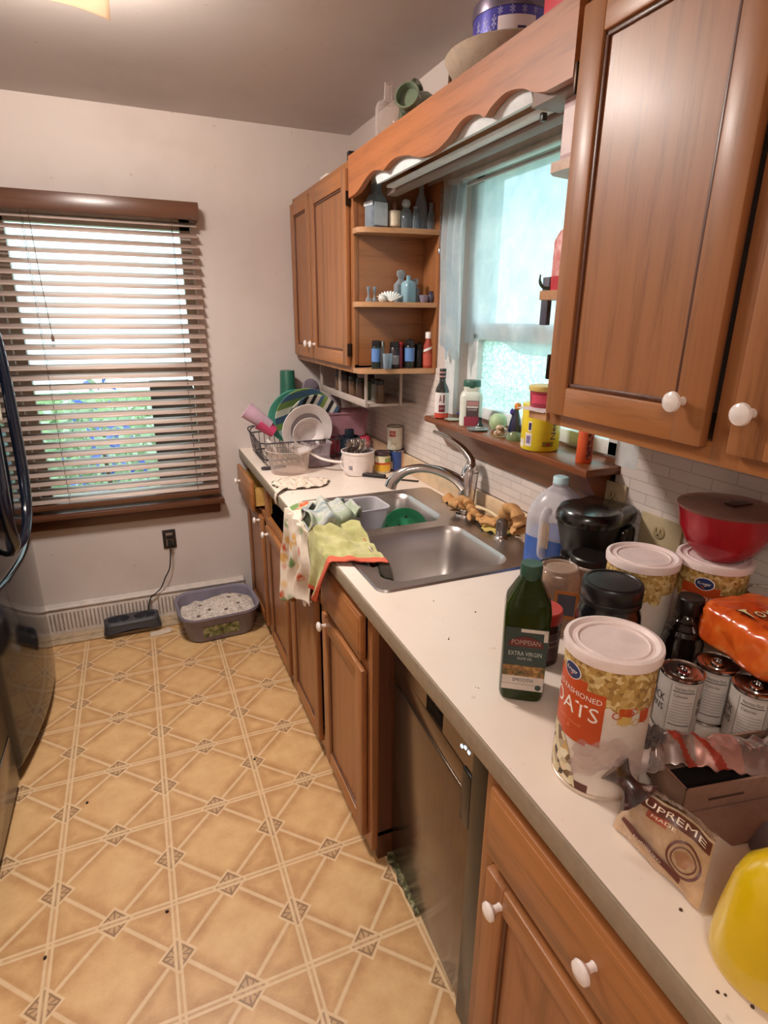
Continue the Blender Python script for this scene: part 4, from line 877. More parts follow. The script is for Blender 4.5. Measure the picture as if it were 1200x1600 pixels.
b = MB(); b.tube(smooth_path([(-.08, .05, .085), (-.03, .02, .06), (.03, -.005, .048), (.075, -.008, .045)], 14), .007, 10, flat=.5); b.build('handle', mat('#e4d8d0', .4), t)
b = MB(); b.grid(lambda u, v: (lerp(-.13, -.07, v), lerp(.03, .09, u), .075+.02*u+.02*v), 6, 6); b.build('blade', clear('#eee6e4', .5, .2, '#ddd3cf'), t, solid=.002)
# cutlery pail
t = thing('pail', 'small white plastic pail crammed with cutlery near the far end of the worktop', 'pail', (.418, 2.40, CT))
b = MB(); b.lathe([(0, 0), (.062, 0), (.066, .003), (.073, .098), (.0765, .099), (.0765, .107), (.073, .1085), (.0705, .106), (.064, .006), (0, .006)], 48); b.build('bucket', mat('#e6d9d4', .4), t)
b = MB(); a0 = face(.418, 2.40); b.patch(.0705, .030, .048, a0-.62, a0-.36, 0, rf=lambda z: .0668+.0665*z+.0008); b.build('label', speck('#8d8a92', [(.4, '#5c5a64'), (.55, '#a8a4aa')], 200, .6), t)
b = MB(); b.tube(smooth_path([(-.075, 0, .09), (-.085, -.01, .05), (-.07, -.045, .02), (-.04, -.066, .012)], 16), .0022, 8); b.build('bail_handle', mat('#d9ccc6', .4), t)
SL = mat('#b9b0ac', .16, 1)
def fork(b, L, tines=True):
    b.tube([(0, 0, 0), (0, .001, L*.5), (0, 0, L*.68)], [.004, .003, .0028], 8, flat=.5)
    if tines:
        b.add([(-.009, 0, L*.76), (.009, 0, L*.76), (.004, 0, L*.67), (-.004, 0, L*.67)], [(0, 1, 2, 3)])
        for k in range(4): x = -.0078+k*.0052; b.tube([(x, 0, L*.755), (x, -.003, L*.88), (x, .001, L)], [.0016, .0015, .0007], 6)
    else: b.grid(lambda u, v: (.0135*math.cos(2*PI*u)*v, -.005*(1-v*v), L*.84+.026*math.sin(2*PI*u)*v), 20, 5)
rnd = random.Random(21)
CUTP = []
for i in range(22):
    a = rnd.uniform(0, 6.28); r = rnd.uniform(.008, .040); isf = i % 3 != 0
    b = MB(); fork(b, rnd.uniform(.128, .150), isf)
    o = b.build('fork' if isf else 'spoon', SL, None, solid=0); o.location = (.418+r*math.cos(a)*.7, 2.40+r*math.sin(a)*.7, CT+.008)
    o.rotation_euler = (-math.sin(a)*r*7*-1*.9*-1, math.cos(a)*r*7*.9, rnd.uniform(0, 6.28)) if False else (-math.sin(a)*r*9.5, math.cos(a)*r*9.5, rnd.uniform(-.5, .5))
    tag(o, 'steel fork standing tines up among the cutlery in the white pail' if isf else 'steel spoon standing bowl up among the cutlery in the white pail', 'fork' if isf else 'spoon', 'forks in the white pail' if isf else 'spoons in the white pail')
# jar and two cans
def can(t, r, h, body, topm, bands=(), lipm=None, n=40, mats=()):
    L = lipm or SL
    b = MB(); b.lathe([(0, .0), (r-.004, 0), (r-.001, .001), (r, .004), (r, h-.004), (r-.0005, h-.003)], n)
    ms = [body]+list(mats)
    for bd in bands: bd(b, r)
    b.build('body', ms, t)
    b = MB(); b.lathe([(r-.001, h-.006), (r+.0012, h-.004), (r+.0012, h), (r-.002, h), (r-.003, h-.004), (r*.7, h-.0045), (r*.68, h-.0035), (0, h-.0038)], n); b.build('end', topm, t)
    return t
t = thing('jar', 'glass jar with yellow and orange fruit label and maroon lid, right of the cutlery pail', 'jar', (.532, 2.385, CT))
a0 = face(.532, 2.385)
b = MB(); b.lathe([(0, 0), (.034, 0), (.037, .004), (.038, .01), (.038, .072), (.034, .080), (.033, .083)], 36); b.patch(.0385, .010, .040, a0-1.2, a0+1.2, 1); b.patch(.0385, .040, .050, a0-1.2, a0+1.2, 2); b.patch(.0385, .050, .070, a0-1.2, a0+.3, 3); b.patch(.0385, .050, .070, a0+.3, a0+1.2, 4)
b.build('glass', [mat('#cfc6a0', .2), mat('#e6b23a', .4), mat('#c8522c', .4), mat('#e6ddc0', .4), mat('#8aa052', .4)], t)
MB().lathe([(.036, .080), (.0375, .082), (.0375, .093), (.035, .096), (0, .0955)], 36).build('lid', mat('#3f2a30', .3), t)
def cb(z0, z1, a, w, mi): return lambda b, r: b.patch(r+.0004, z0, z1, a-w, a+w, mi)
t = thing('can', 'blue and brown food can on the worktop beneath the pale soup can', 'can', (.605, 2.395, CT)); a0 = face(.605, 2.395)
b = can(t, .037, .098, mat('#2f4a86', .35), SL, [cb(.0, .010, a0, 3.1, 1), cb(.01, .095, a0+1.0, .28, 2), cb(.012, .045, a0-.75, .33, 2), cb(.01, .095, a0-1.2, .12, 1)], mats=[mat('#6a3a28', .4), mat('#d6b4a4', .4)])
t = thing('can', 'pale grey vegetable can with a red panel, stacked on the blue can', 'can', (.600, 2.402, CT+.0985)); a0 = face(.6, 2.402)
def vegs(b, r):
    for k in range(7): b.ctext('C', r+.0008, .022+.012*math.sin(k*2.3), a0-.45+k*.15, .012, .010, 2 if k % 2 else 3)
t = can(t, .035, .108, mat('#dfd8c8', .4), mat('#5a4a44', .4), [cb(.062, .088, a0-.32, .42, 1), vegs, lambda b, r: b.ctext('VEG', r+.0008, .076, a0-.32, .024, .012, 4)], mats=[mat('#b23a30', .4), mat('#8a8a4c', .4), mat('#b8ae78', .4), mat('#eadfd0', .4)])
t = thing('food_container', 'clear tub with white rim holding a red tub, under the spice rack in the corner', 'container', (.50, 2.80, CT), -.12)
b = MB(); b.box(-.115, .115, -.07, .07, 0, .10, .015, seg=3); b.build('red_tub', mat('#cc4458', .4), t)
b = MB(); b.M = Matrix.Translation((-.015, -.005, .10)); open_tub(b, .24, .15, .125, .025, flare=.01); b.build('clear_tub', clear('#f0d6dc', .35, .2, '#d8a8b4'), t, solid=.002)
# spice rack under the far cabinet
t = thing('spice_rack', 'white framed under-cabinet spice rack filled with jars, below the far wall cabinet', 'rack', (.48, 2.55, 1.26))
SW = mat('#b5a59c', .5)
b = WB(t); b.box(.405, .648-.007, 2.27, 2.90, 1.232, 1.242, .002).box(.40, .408, 2.27, 2.90, 1.232, 1.262, .002); b.build('tray', SW, t)
for x_, y_ in ((.402, 2.265), (.402, 2.60), (.402, 2.895), (.56, 2.265)): WB(t).box(x_, x_+.010, y_, y_+.010, 1.232, 1.378).build('upright', SW, t)
jm = [mat('#6a4f3a', .35), mat('#8a8a80', .35), mat('#50382c', .35), mat('#7a8a6a', .35)]
DKL = mat('#2a2524', .4)
for i in range(12):
    x = .435+.052*(i % 2)+.05*(1 if i % 5 == 0 else 0); y = 2.31+.048*i
    tt = thing('spice_jar', ['brown spice jar in the under-cabinet rack', 'grey spice jar in the under-cabinet rack', 'dark brown spice jar in the under-cabinet rack', 'green spice jar in the under-cabinet rack'][i % 4], 'jar', (x, y, 1.2425), 0, ['brown', 'grey', 'dark brown', 'green'][i % 4]+' spice jars in the under-cabinet rack')
    MB().lathe([(0, 0), (.020, 0), (.021, .003), (.021, .07), (.018, .076)], 20).build('glass', jm[i % 4], tt); MB().lathe([(.0195, .076), (.0195, .094), (.018, .096), (0, .096)], 20).build('lid', DKL, tt)

# ================================================================ open shelf contents
def bottle(name, label, cat, loc, prof, bm_, capprof=None, capm=None, labels=(), group=None, rz=0, pw=None, n=32, mats=(), liquid=None):
    t = thing(name, label, cat, loc, rz, group)
    MB().lathe(prof, n, pw=pw).build('glass', bm_, t)
    if liquid: MB().lathe(liquid[0], n, pw=pw).build('contents', liquid[1], t)
    if capprof: MB().lathe(capprof, 24).build('cap', capm, t)
    if labels:
        b = MB()
        for f in labels: f(b)
        b.build('label', list(mats), t)
    return t
S1, S2, S3 = 1.9005, 1.6455, 1.3985
GL = clear('#d6e2ea', .22, .05, '#c4d4de')
f1 = lambda x, y: face(x, y)
# top shelf
x, y = .418, 2.195
t = thing('bottle', 'tall square clear bottle with white label and cap, leftmost on the top shelf', 'bottle', (x, y, S1), math.radians(12))
MB().lathe([(0, 0), (.030, 0), (.033, .004), (.033, .088), (.026, .105), (.0165, .118), (.0155, .150)], 32, pw=6).build('glass', GL, t)
MB().lathe([(0, .002), (.029, .004), (.029, .082), (0, .083)], 32, pw=6).build('contents', mat('#4a4560', .3), t)
b = MB(); b.box(-.029, .029, -.0345, -.0335, .008, .084).box(-.0345, -.0335, -.029, .029, .074, .088); b.build('label', mat('#d9e2ea', .5), t)
MB().lathe([(.0165, .146), (.0172, .150), (.0172, .174), (.015, .176), (0, .176)], 24).build('cap', mat('#e8ecee', .4), t)
b = MB(); b.lathe([(.019, .112), (.020, .114), (.019, .116)], 24); b.build('ring', mat('#4a3f44', .5), t)
x, y = .487, 2.185
t = thing('candle_cup', 'small cream cup holder on the top shelf right of the square bottle', 'cup', (x, y, S1))
MB().lathe([(0, .008), (.020, .008), (.024, .012), (.0245, .062), (.0225, .063), (.021, .016), (0, .014)], 28).build('cup', mat('#e2d2b8', .45), t)
b = MB(); [b.tube([(.015*math.cos(a), .015*math.sin(a), .012), (.019*math.cos(a), .019*math.sin(a), 0)], .004, 8) for a in (.5, 2.6, 4.7)]; b.build('foot', mat('#5a4638', .5), t)
b = MB(); b.lathe([(.004, .02), (.006, .06), (.011, .075), (.0115, .083), (.007, .092), (0, .094)], 18); b.build('filler', mat('#8a5a48', .5), t)
bottle('apothecary_bottle', 'round clear bottle with a white ball stopper on the top shelf', 'bottle', (.530, 2.175, S1), [(0, 0), (.020, 0), (.023, .004), (.0235, .052), (.017, .068), (.010, .073), (.010, .078)], GL, [(.009, .074), (.014, .080), (.0175, .088), (.014, .099), (.006, .104), (0, .105)], mat('#c8d0d2', .35))
bottle('vial', 'narrow clear glass vial beside the ball stoppered bottle on the top shelf', 'bottle', (.561, 2.155, S1), [(0, 0), (.010, 0), (.0115, .003), (.0115, .056), (.008, .066), (.008, .072)], GL, [(.009, .071), (.009, .078), (0, .079)], mat('#93a0a8', .4))
bottle('bottle', 'tall slender clear glass bottle with long neck on the top shelf', 'bottle', (.590, 2.17, S1), [(0, 0), (.020, 0), (.023, .004), (.023, .085), (.018, .105), (.009, .125), (.0075, .170), (.009, .172), (.009, .177), (.006, .177)], GL)
bottle('bottle', 'low clear cruet rightmost on the top shelf, near the window', 'bottle', (.625, 2.155, S1), [(0, 0), (.0165, 0), (.0165, .035), (.015, .055), (.008, .072), (.007, .092), (.009, .095), (.006, .095)], GL)
# middle shelf
for i, (x, y, lab) in enumerate(((.385, 2.185, 'thin stemmed glass vase with a bulb foot, leftmost on the middle shelf'), (.412, 2.19, 'second thin stemmed glass vase on the middle shelf'))):
    b = MB(); b.lathe([(0, 0), (.010, 0), (.0115, .005), (.009, .012), (.004, .018), (.0035, .03), (.006, .045), (.0075, .054), (.0065, .054), (.003, .034), (0, .03)], 24); solo('bud_vase', b, GL, lab, 'vase', (x, y, S2))
b = MB()
def shell(u, v): 
    a = (u-.5)*2.2; r = v*(.050+.004*math.cos(u*60)); return (r*math.sin(a)*1.05, -.012+.014*v*v, .002+r*math.cos(a)*.72)
b.grid(shell, 60, 8); solo('seashell', b, mat('#e4e6e4', .5), 'white ribbed seashell lying on the middle shelf', 'shell', (.466, 2.165, S2), math.radians(-12), solid=.003)
b = MB(); b.lathe([(0, 0), (.010, .001), (.014, .010), (.010, .022), (0, .027)], 18, ex=1.3); solo('seashell', b, mat('#d2cec6', .5), 'small rounded shell left of the ribbed seashell', 'shell', (.433, 2.16, S2))
x, y = .540, 2.16
t = thing('bottle', 'square pale aqua glass bottle with thin neck on the middle shelf', 'bottle', (x, y, S2), math.radians(10))
MB().lathe([(0, 0), (.021, 0), (.023, .003), (.023, .066), (.019, .073), (.007, .080), (.006, .094), (.008, .096), (.006, .097)], 32, pw=6).build('glass', clear('#bfe0ea', .5, .08, '#a8d2e0'), t)
bottle('bottle', 'clear square bottle with glass ball stopper behind the aqua bottle', 'bottle', (.528, 2.205, S2), [(0, 0), (.022, 0), (.024, .003), (.024, .066), (.014, .078), (.009, .086)], GL, [(.008, .084), (.014, .094), (.018, .104), (.015, .116), (0, .120)], GL, pw=5)
bottle('bottle', 'small clear bottle with square stopper right of the aqua bottle', 'bottle', (.577, 2.175, S2), [(0, 0), (.013, 0), (.014, .003), (.014, .05), (.007, .058), (.007, .066)], GL, [(.006, .064), (.012, .068), (.012, .086), (0, .088)], GL, pw=4)
b = MB(); b.lathe([(0, 0), (.012, 0), (.014, .003), (.020, .026), (.019, .027), (.013, .006), (0, .005)], 26); solo('shot_glass', b, clear('#d8d4e0', .4, .1, '#b8b2c8'), 'little lilac glass bowl on the middle shelf', 'glass', (.600, 2.145, S2))
b = MB(); b.lathe([(0, 0), (.008, 0), (.010, .004), (.0145, .016), (.012, .028), (.006, .036), (.007, .042), (0, .044)], 22); solo('glass_ornament', b, mat('#3a3a52', .08, coat=1), 'dark rounded glass ornament rightmost on the middle shelf', 'ornament', (.628, 2.14, S2))
# bottom shelf
def spice(label, x, y, r, h, bodym, capm, labm=None, txt=None, lz=(.25, .72)):
    t = thing('spice_bottle', label, 'spice bottle', (x, y, S3)); a = face(x, y)
    MB().lathe([(0, 0), (r*.95, 0), (r, .003), (r, h*.74), (r*.86, h*.79), (r*.84, h*.81)], 28).build('glass', bodym, t)
    MB().lathe([(r*.9, h*.80), (r*.92, h*.81), (r*.92, h*.99), (r*.84, h), (0, h)], 28).build('cap', capm, t)
    if labm: 
        b = MB(); b.patch(r+.0005, h*lz[0], h*lz[1], a-1.15, a+1.15, 0)
        if txt: b.ctext(txt, r+.0009, h*(lz[0]+lz[1])/2, a, r*1.2, h*.12, 1)
        b.build('label', [labm, mat('#f0f0f0', .5)], t)
    return t
BKC = mat('#1c1a1c', .35); BLB = mat('#5f86c0', .45)
spice('spice bottle with blue label and black cap, leftmost on the bottom shelf', .408, 2.165, .0175, .106, mat('#27302c', .25), BKC, BLB)
b = MB(); b.lathe([(0, 0), (.014, 0), (.0155, .002), (.0195, .058), (.0185, .058), (.014, .008), (0, .007)], 28); solo('shot_glass', b, GL, 'clear shot glass at the front of the bottom shelf', 'glass', (.445, 2.135, S3))
spice('thin salt shaker with steel cap behind the shot glass on the bottom shelf', .440, 2.185, .012, .103, GL, SL)
spice('dark spice jar with wide black lid and grey label on the bottom shelf', .487, 2.165, .0205, .100, mat('#2a1f22', .3), BKC, mat('#8a8486', .5), lz=(.15, .5))
spice('slim pinkish red bottle with red cap on the bottom shelf', .519, 2.18, .012, .098, mat('#b04860', .35), mat('#c03038', .4))
spice('spice bottle with blue label and black lid in the middle of the bottom shelf', .549, 2.155, .0205, .108, mat('#232826', .25), BKC, BLB)
spice('plain black spice bottle right of the blue labelled one on the bottom shelf', .592, 2.165, .0165, .092, mat('#17181c', .3), BKC)
t = thing('sauce_bottle', 'red sauce bottle with white cap and swoosh, rightmost on the bottom shelf', 'bottle', (.628, 2.15, S3)); a = face(.628, 2.15)
MB().lathe([(0, 0), (.020, 0), (.0225, .004), (.022, .05), (.0185, .085), (.0105, .105), (.0105, .114)], 28).build('glass', mat('#a84a3c', .2), t)
MB().lathe([(.0125, .113), (.0125, .136), (.011, .138), (0, .138)], 24).build('cap', mat('#ece6de', .4), t)
b = MB(); b.patch(0, .010, .055, a-1.1, a+1.1, 0, rf=lambda z: .0232-.02*max(0, z-.05)); b.grid(lambda u, v: ((lambda z, aa: ((.0226-(.0035/.035)*max(0, z-.05)+.0008)*math.cos(aa), (.0226-(.0035/.035)*max(0, z-.05)+.0008)*math.sin(aa), z))(.060+.016*u+.010*v, a-1+2*u)), 14, 2, 1); b.build('label', [mat('#c0594a', .4), mat('#ece6e0', .4)], t)
b = MB()
b.grid(lambda u, v: (lerp(0, .10, u)+.01*math.sin(v*9), .012*math.sin(u*11+v*4)-.02*v, .10*v*(1-.35*abs(u-.5))+.012*math.sin(u*13+v*8)), 30, 26)
solo('plastic_bag', b, clear('#6a6870', .55, .08, '#33313a', .8), 'crumpled dark see-through bag standing behind the spice bottles on the bottom shelf', 'bag', (.515, 2.212, S3), solid=.001)
# right-hand shelf contents, only slivers show past the near cabinet
b = MB(); b.box(-.022, .03, -.02, .02, 0, .118, .003); b.box(-.0225, -.0218, -.016, .016, .02, .10, 0, 1)
solo('box', b, [mat('#d9b9ba', .5), mat('#e8d2d0', .5)], 'pale pink carton peeking out on the upper shelf right of the sink window', 'box', (.395, 1.075, 1.8805))
b = MB(); b.lathe([(0, 0), (.027, 0), (.028, .004), (.028, .10), (.020, .118), (.012, .126)], 24, pw=5); b.lathe([(.0285, .0), (.0285, .03)], 24, 1, pw=5, cap=False)
solo('bottle', b, [speck('#d8857f', [(.4, '#cf6f6c'), (.6, '#e2aaa6')], 40, .4), mat('#c2303c', .4)], 'red and pink bottle peeking out on the middle shelf right of the sink window', 'bottle', (.405, 1.07, 1.6455))
b = MB(); b.tube(smooth_path([(0, 0, 0), (-.014, .003, .003), (-.022, .004, .014), (-.022, .004, .028)], 12), [.0035]*8+[.003, .0025, .002, .002, .0015], 8)
solo('hook', b, mat('#3f5a4a', .4), 'small dark green curved hook standing on the middle shelf right of the window', 'hook', (.385, 1.105, 1.652))
b = MB(); b.box(-.006, .006, -.012, .012, -.10, 0, .002)
solo('towel_strip', b, mat('#4b4a58', .6), 'dark narrow strip hanging over the end of the middle shelf right of the window', 'strip', (.392, 1.118, 1.676))
t = thing('tub', 'small red plastic tub with yellow lid on the lowest shelf right of the window', 'tub', (.388, 1.085, S3)); t.scale = (.85, .85, .85)
MB().lathe([(0, 0), (.036, 0), (.038, .003), (.041, .040), (.041, .044)], 36).build('tub_wall', mat('#a83848', .35), t)
MB().lathe([(.043, .043), (.0445, .045), (.0445, .055), (.042, .057), (0, .057)], 36).build('lid', mat('#e0c878', .4), t)
b = MB(); b.patch(.0415, .012, .034, face(.372, 1.1)-1, face(.372, 1.1)+1, 0, rf=lambda z: .0385+.068*z+.0006); b.build('label', mat('#d8506a', .4), t)
b = MB(); b.box(-.05, .06, -.04, .045, 0, .0015)
solo('paper', b, mat('#d8cfd2', .7), 'sheet of white paper under the small red tub on the lowest shelf', 'paper', (.378, 1.06, 1.3985-.0013), .1)

# ================================================================ window sill contents
SZ = 1.2352
x, y = .567, 1.905; a = face(x, y)
t = thing('sauce_bottle', 'slim sauce bottle with dark neck and white label at the far sill end', 'bottle', (x, y, SZ))
MB().lathe([(0, 0), (.022, 0), (.0255, .004), (.0255, .098), (.022, .112), (.0125, .130), (.0105, .150)], 36).build('glass', mat('#2c2a26', .12, coat=.5), t)
MB().lathe([(.0118, .146), (.0122, .150), (.0122, .178), (.011, .180), (0, .180)], 24).build('cap', mat('#20201e', .3), t)
rr = lambda z: .0262
b = MB(); b.patch(.0270, .022, .096, a-1.25, a+1.25, 0); b.patch(.0268, .004, .022, a-1.25, a+1.25, 1); b.patch(.0275, .026, .052, a-.40, a+.45, 2); b.ctext('A', .0277, .074, a-.20, .011, .030, 2); b.ctext('1', .0277, .074, a+.26, .0055, .030, 2); b.ctext('SAUCE', .0278, .040, a+.02, .016, .006, 0); b.patch(.0128, .150, .156, a-1.3, a+1.3, 3); b.patch(.0128, .164, .170, a-1.3, a+1.3, 3)
b.build('label', [mat('#e6dcd8', .45), mat('#c84a3a', .4), mat('#7c2a34', .45), mat('#b98a88', .45)], t)
b = MB(); b.lathe([(0, 0), (.02, 0), (.03, .004), (.031, .005), (.019, .0025), (0, .002)], 30); solo('trinket_dish', b, clear('#cfd4c4', .5, .1, '#b8b8a6'), 'shallow glass dish at the sill front, right of the slim sauce bottle', 'dish', (.582, 1.845, SZ))
t = thing('flower_ornament', 'little dark blue flower ornament on thin stems behind the glass dish on the sill', 'ornament', (.632, 1.862, SZ))
b = MB(); [b.tube([(0, 0, .02), (.004*k, .006*k, .09)], .0012, 6) for k in (-2, -1, 0, 1, 2)]; b.build('stem', mat('#5a6a78', .5), t)
b = MB(); 
for k in range(9):
    b.M = Matrix.Translation((.013*math.cos(k*2.4), .013*math.sin(k*2.4), .014+.006*(k % 3))); b.lathe([(0, -.008), (.008, -.003), (.009, .002), (0, .008)], 10)
b.build('flower_head', mat('#3a3a6a', .5), t)
x, y = .590, 1.735; a = face(x, y)
t = thing('spice_jar', 'large white spice jar with green lid in the middle of the sill', 'jar', (x, y, SZ), a)
MB().lathe([(0, 0), (.036, 0), (.039, .004), (.039, .100), (.036, .110), (.028, .118), (.028, .134)], 40, pw=4).build('glass', mat('#d6d8cc', .3), t)
MB().lathe([(.0285, .130), (.0295, .133), (.0295, .152), (.028, .154), (0, .154)], 36).build('lid', mat('#2f5a4c', .4), t)
b = MB(); b.box(.0392, .0402, -.016, .026, .036, .090, 0, 0).box(.0392, .0402, -.022, .028, .004, .036, 0, 1).box(.0401, .0407, -.014, .024, .066, .072, 0, 2).box(.0401, .0405, -.015, .025, .074, .088, 0, 3); b.ftext('GINGER', (.0408, .005, .060), (0, 1, 0), (0, 0, 1), .032, .006, 2); b.ftext('GROUND', (.0408, .005, .081), (0, 1, 0), (0, 0, 1), .028, .005, 2) if False else None
b.build('label', [mat('#5a4348', .45), mat('#a03a50', .45), mat('#e0d8d4', .5), mat('#c08a88', .5)], t)
b = MB(); b.lathe([(0, 0), (.012, 0), (.013, .012), (.007, .02), (.005, .034), (.006, .038), (0, .04)], 18); b.lathe([(.0135, .004), (.0135, .009)], 18, 1, cap=False)
solo('ornament', b, [mat('#26302c', .3), mat('#d8dcd4', .4)], 'tiny dark green and white figurine beside the white spice jar on the sill', 'ornament', (.585, 1.665, SZ))
b = MB(); b.lathe([(0, 0), (.008, .0), (.022, .006), (.029, .02), (.030, .031), (.026, .046), (.016, .055), (0, .058)], 32); solo('avocado', b, mat('#a9bf92', .5, nscale=60), 'pale green round fruit resting on the sill beside the figurine', 'fruit', (.622, 1.612, SZ))
b = MB(); b.lathe([(0, 0), (.030, 0), (.036, .004), (.0365, .006), (.030, .003), (0, .002)], 32); solo('coaster', b, clear('#b9c4c0', .6, .1, '#8c9a98'), 'flat grey glass coaster at the sill front, below the green fruit', 'coaster', (.563, 1.645, SZ))
t = thing('glass_figurine', 'dark blue winged glass figurine with orange top on the sill left of the yellow tub', 'figurine', (.585, 1.465, SZ), face(.585, 1.465))
b = MB(); b.lathe([(0, .022), (.02, .024), (.022, .03), (.016, .06), (.009, .085), (.007, .095), (0, .096)], 24, ex=.6); b.build('body', mat('#20264a', .1, coat=1), t)
b = MB(); b.lathe([(0, 0), (.024, 0), (.026, .006), (.022, .018), (.014, .028), (0, .03)], 24); b.build('base', clear('#b8c4a4', .5, .1, '#94a27c'), t)
b = MB(); b.M = Matrix.Translation((0, .004, .103)); b.lathe([(0, -.012), (.009, -.008), (.0115, 0), (.009, .008), (0, .012)], 18); b.build('head', mat('#e0904a', .3), t)
b = MB(); b.M = Matrix.Translation((0, -.012, .085)); b.lathe([(0, -.01), (.007, -.004), (.006, .006), (0, .012)], 14); b.build('collar', mat('#4a3a9a', .3), t)
t = thing('shell_ornament', 'small cluster of cream shells and brown bits beside the glass figurine on the sill', 'ornament', (.572, 1.522, SZ))
b = MB()
for k in range(6): b.M = Matrix.Translation((.012*math.sin(k*2.1), .017*math.cos(k*1.7), .010+.011*(k % 3))); b.lathe([(0, -.010), (.009, -.005), (.010, .003), (0, .010)], 12, ex=1.2)
b.build('shell', speck('#d8bfa0', [(.4, '#8a6040'), (.55, '#e0cdb2')], 40, .5), t)
b = MB(); b.lathe([(0, 0), (.024, 0), (.024, .003), (0, .004)], 16); b.build('base', mat('#8a7048', .5), t)
x, y = .580, 1.335; a = face(x, y)
t = thing('cocoa_tub', 'yellow round drink powder tub with dark lettering on the window sill', 'tub', (x, y, SZ))
MB().lathe([(0, 0), (.049, 0), (.0525, .003), (.0535, .008), (.0535, .112), (.051, .116)], 48).build('tub_wall', mat('#dcc31e', .35), t)
MB().lathe([(.0545, .114), (.055, .116), (.055, .128), (.052, .130), (0, .130)], 48).build('lid', mat('#e2cf5a', .4), t)
b = MB(); R = .0541
b.patch(R, .014, .052, a-.82, a-.42, 1); b.patch(R, .010, .032, a-1.32, a-.92, 1); b.patch(R+.0004, .022, .044, a-.74, a-.50, 2); b.patch(R, .056, .084, a-.68, a-.46, 1); b.patch(R+.0004, .060, .080, a-.64, a-.50, 3)
vs, fs = text_mesh('Nesc'); b.add([((R+.0006)*math.cos(a+.70-yy*.30), (R+.0006)*math.sin(a+.70-yy*.30), .066+xx*.060) for xx, yy in vs], fs, 3, False)
b.patch(R, .016, .030, a+.15, a+.75, 4); b.patch(R+.0004, .018, .026, a+.35, a+.55, 5)
b.build('label', [mat('#dcc31e', .35), mat('#e6dcd0', .45), mat('#8a7aa8', .45), mat('#2c2440', .45), mat('#8a7a20', .45), mat('#a83a2a', .45)], t)
x, y = .585, 1.155; a = face(x, y)
t = thing('tall_tub', 'tall orange plastic tub at the near end of the window sill', 'tub', (x, y, SZ))
MB().lathe([(0, 0), (.019, 0), (.0205, .003), (.0195, .098), (.018, .1)], 30).build('tub_wall', mat('#d8592a', .4), t)
MB().lathe([(.0205, .098), (.0205, .112), (.019, .114), (0, .114)], 30).build('lid', mat('#c84a24', .4), t)
b = MB(); b.patch(.0206, .012, .094, a+.25, a+1.0, 0); b.build('label', speck('#7c3a30', [(.45, '#6a2c2a'), (.6, '#c86a4c')], 90, .5), t)
# ================================================================ on top of the cabinets
TZ = 2.1335
t = thing('bottle', 'tall clear glass bottle standing on the cabinet top, far left of the group', 'bottle', (.43, 2.12, TZ))
MB().lathe([(0, 0), (.040, 0), (.043, .004), (.043, .130), (.036, .145), (.014, .155), (.012, .195), (.014, .197), (.013, .203), (.009, .203)], 36).build('glass', clear('#f6efec', .12, .05, '#e8dcd8'), t)
t = thing('glass_jug', 'green glass jug with a wide round mouth lying tipped on the cabinet top', 'jug', (.425, 1.955, 2.255)); t.rotation_euler = (0, 0, 0); t.rotation_mode = 'QUATERNION'; t.rotation_quaternion = Vector((-.62, -.62, .22)).to_track_quat('Z', 'Y')
GG = clear('#93a08a', .62, .06, '#6f7d68')
b = MB(); b.lathe([(0, -.235), (.050, -.235), (.060, -.228), (.062, -.10), (.055, -.075), (.038, -.045), (.034, -.03)], 36, pw=4).build('body', GG, t)
b = MB(); b.lathe([(.036, -.035), (.036, -.008), (.040, -.006), (.041, .0), (.039, .004), (.035, .004), (.033, -.006), (.031, -.02), (0, -.022)], 36).build('mouth', mat('#7c8a74', .1, coat=.6), t)
b = MB(); b.tube(smooth_path([(0, .036, -.03), (0, .07, -.05), (0, .085, -.10), (0, .06, -.14)], 18), .010, 10).build('handle', GG, t)
b = MB(); b.lathe([(0, 0), (.006, 0), (.005, .06), (.003, .085), (0, .088)], 10); solo('twig', b, mat('#5a3a28', .7), 'thin dark spike sticking up from the cabinet top between jug and pale beige bowl', 'stick', (.40, 1.625, TZ))
b = MB(); b.box(-.03, .02, -.012, .012, 0, .03, .004); solo('clip', b, mat('#1d1a1a', .5), 'small black clip on the cabinet top left of the clear bottle', 'clip', (.372, 2.285, 2.1345))
b = MB(); b.box(-.02, .04, -.05, .05, 0, .010, .003); solo('box', b, mat('#e8e0da', .5), 'thin white packet on top of the far wall cabinet', 'box', (.365, 2.60, 2.135))
t = thing('serving_bowl', 'large pale beige shallow bowl on the cabinet top, holding the purple tin', 'bowl', (.492, 1.485, 2.203)); t.rotation_euler = (0, 0, 0)
b = MB(); b.lathe([(0, -.069), (.08, -.067), (.125, -.048), (.152, -.016), (.162, .004), (.158, .008), (.142, -.018), (.112, -.042), (.07, -.057), (0, -.058)], 56); b.build('dish', mat('#b3a08c', .6, nscale=50), t)
t = thing('cookie_tin', 'round purple blue tin with white picture label inside the pale beige bowl', 'tin', (.492, 1.485, 2.152)); t.scale = (.86, .86, 1.48); a = face(.492, 1.485)
MB().lathe([(0, 0), (.108, 0), (.110, .003), (.110, .092)], 56).build('tin_wall', mat('#4a46a0', .3, .3), t)
MB().lathe([(.112, .088), (.113, .090), (.113, .104), (.110, .107), (0, .107)], 56).build('lid', mat('#6a5f70', .3, .5), t)
b = MB(); b.patch(.1105, .004, .075, a-.35, a+.62, 0); b.patch(.1109, .018, .04, a-.25, a+.1, 1); b.patch(.1109, .03, .06, a+.15, a+.36, 2)
for k in range(6): b.ctext('*', .111, .055+.014*(k % 2), a-1.1+k*.13, .013, .02, 3)
for k in range(4): b.ctext('*', .111, .082, a-.3+k*.3, .013, .012, 3)
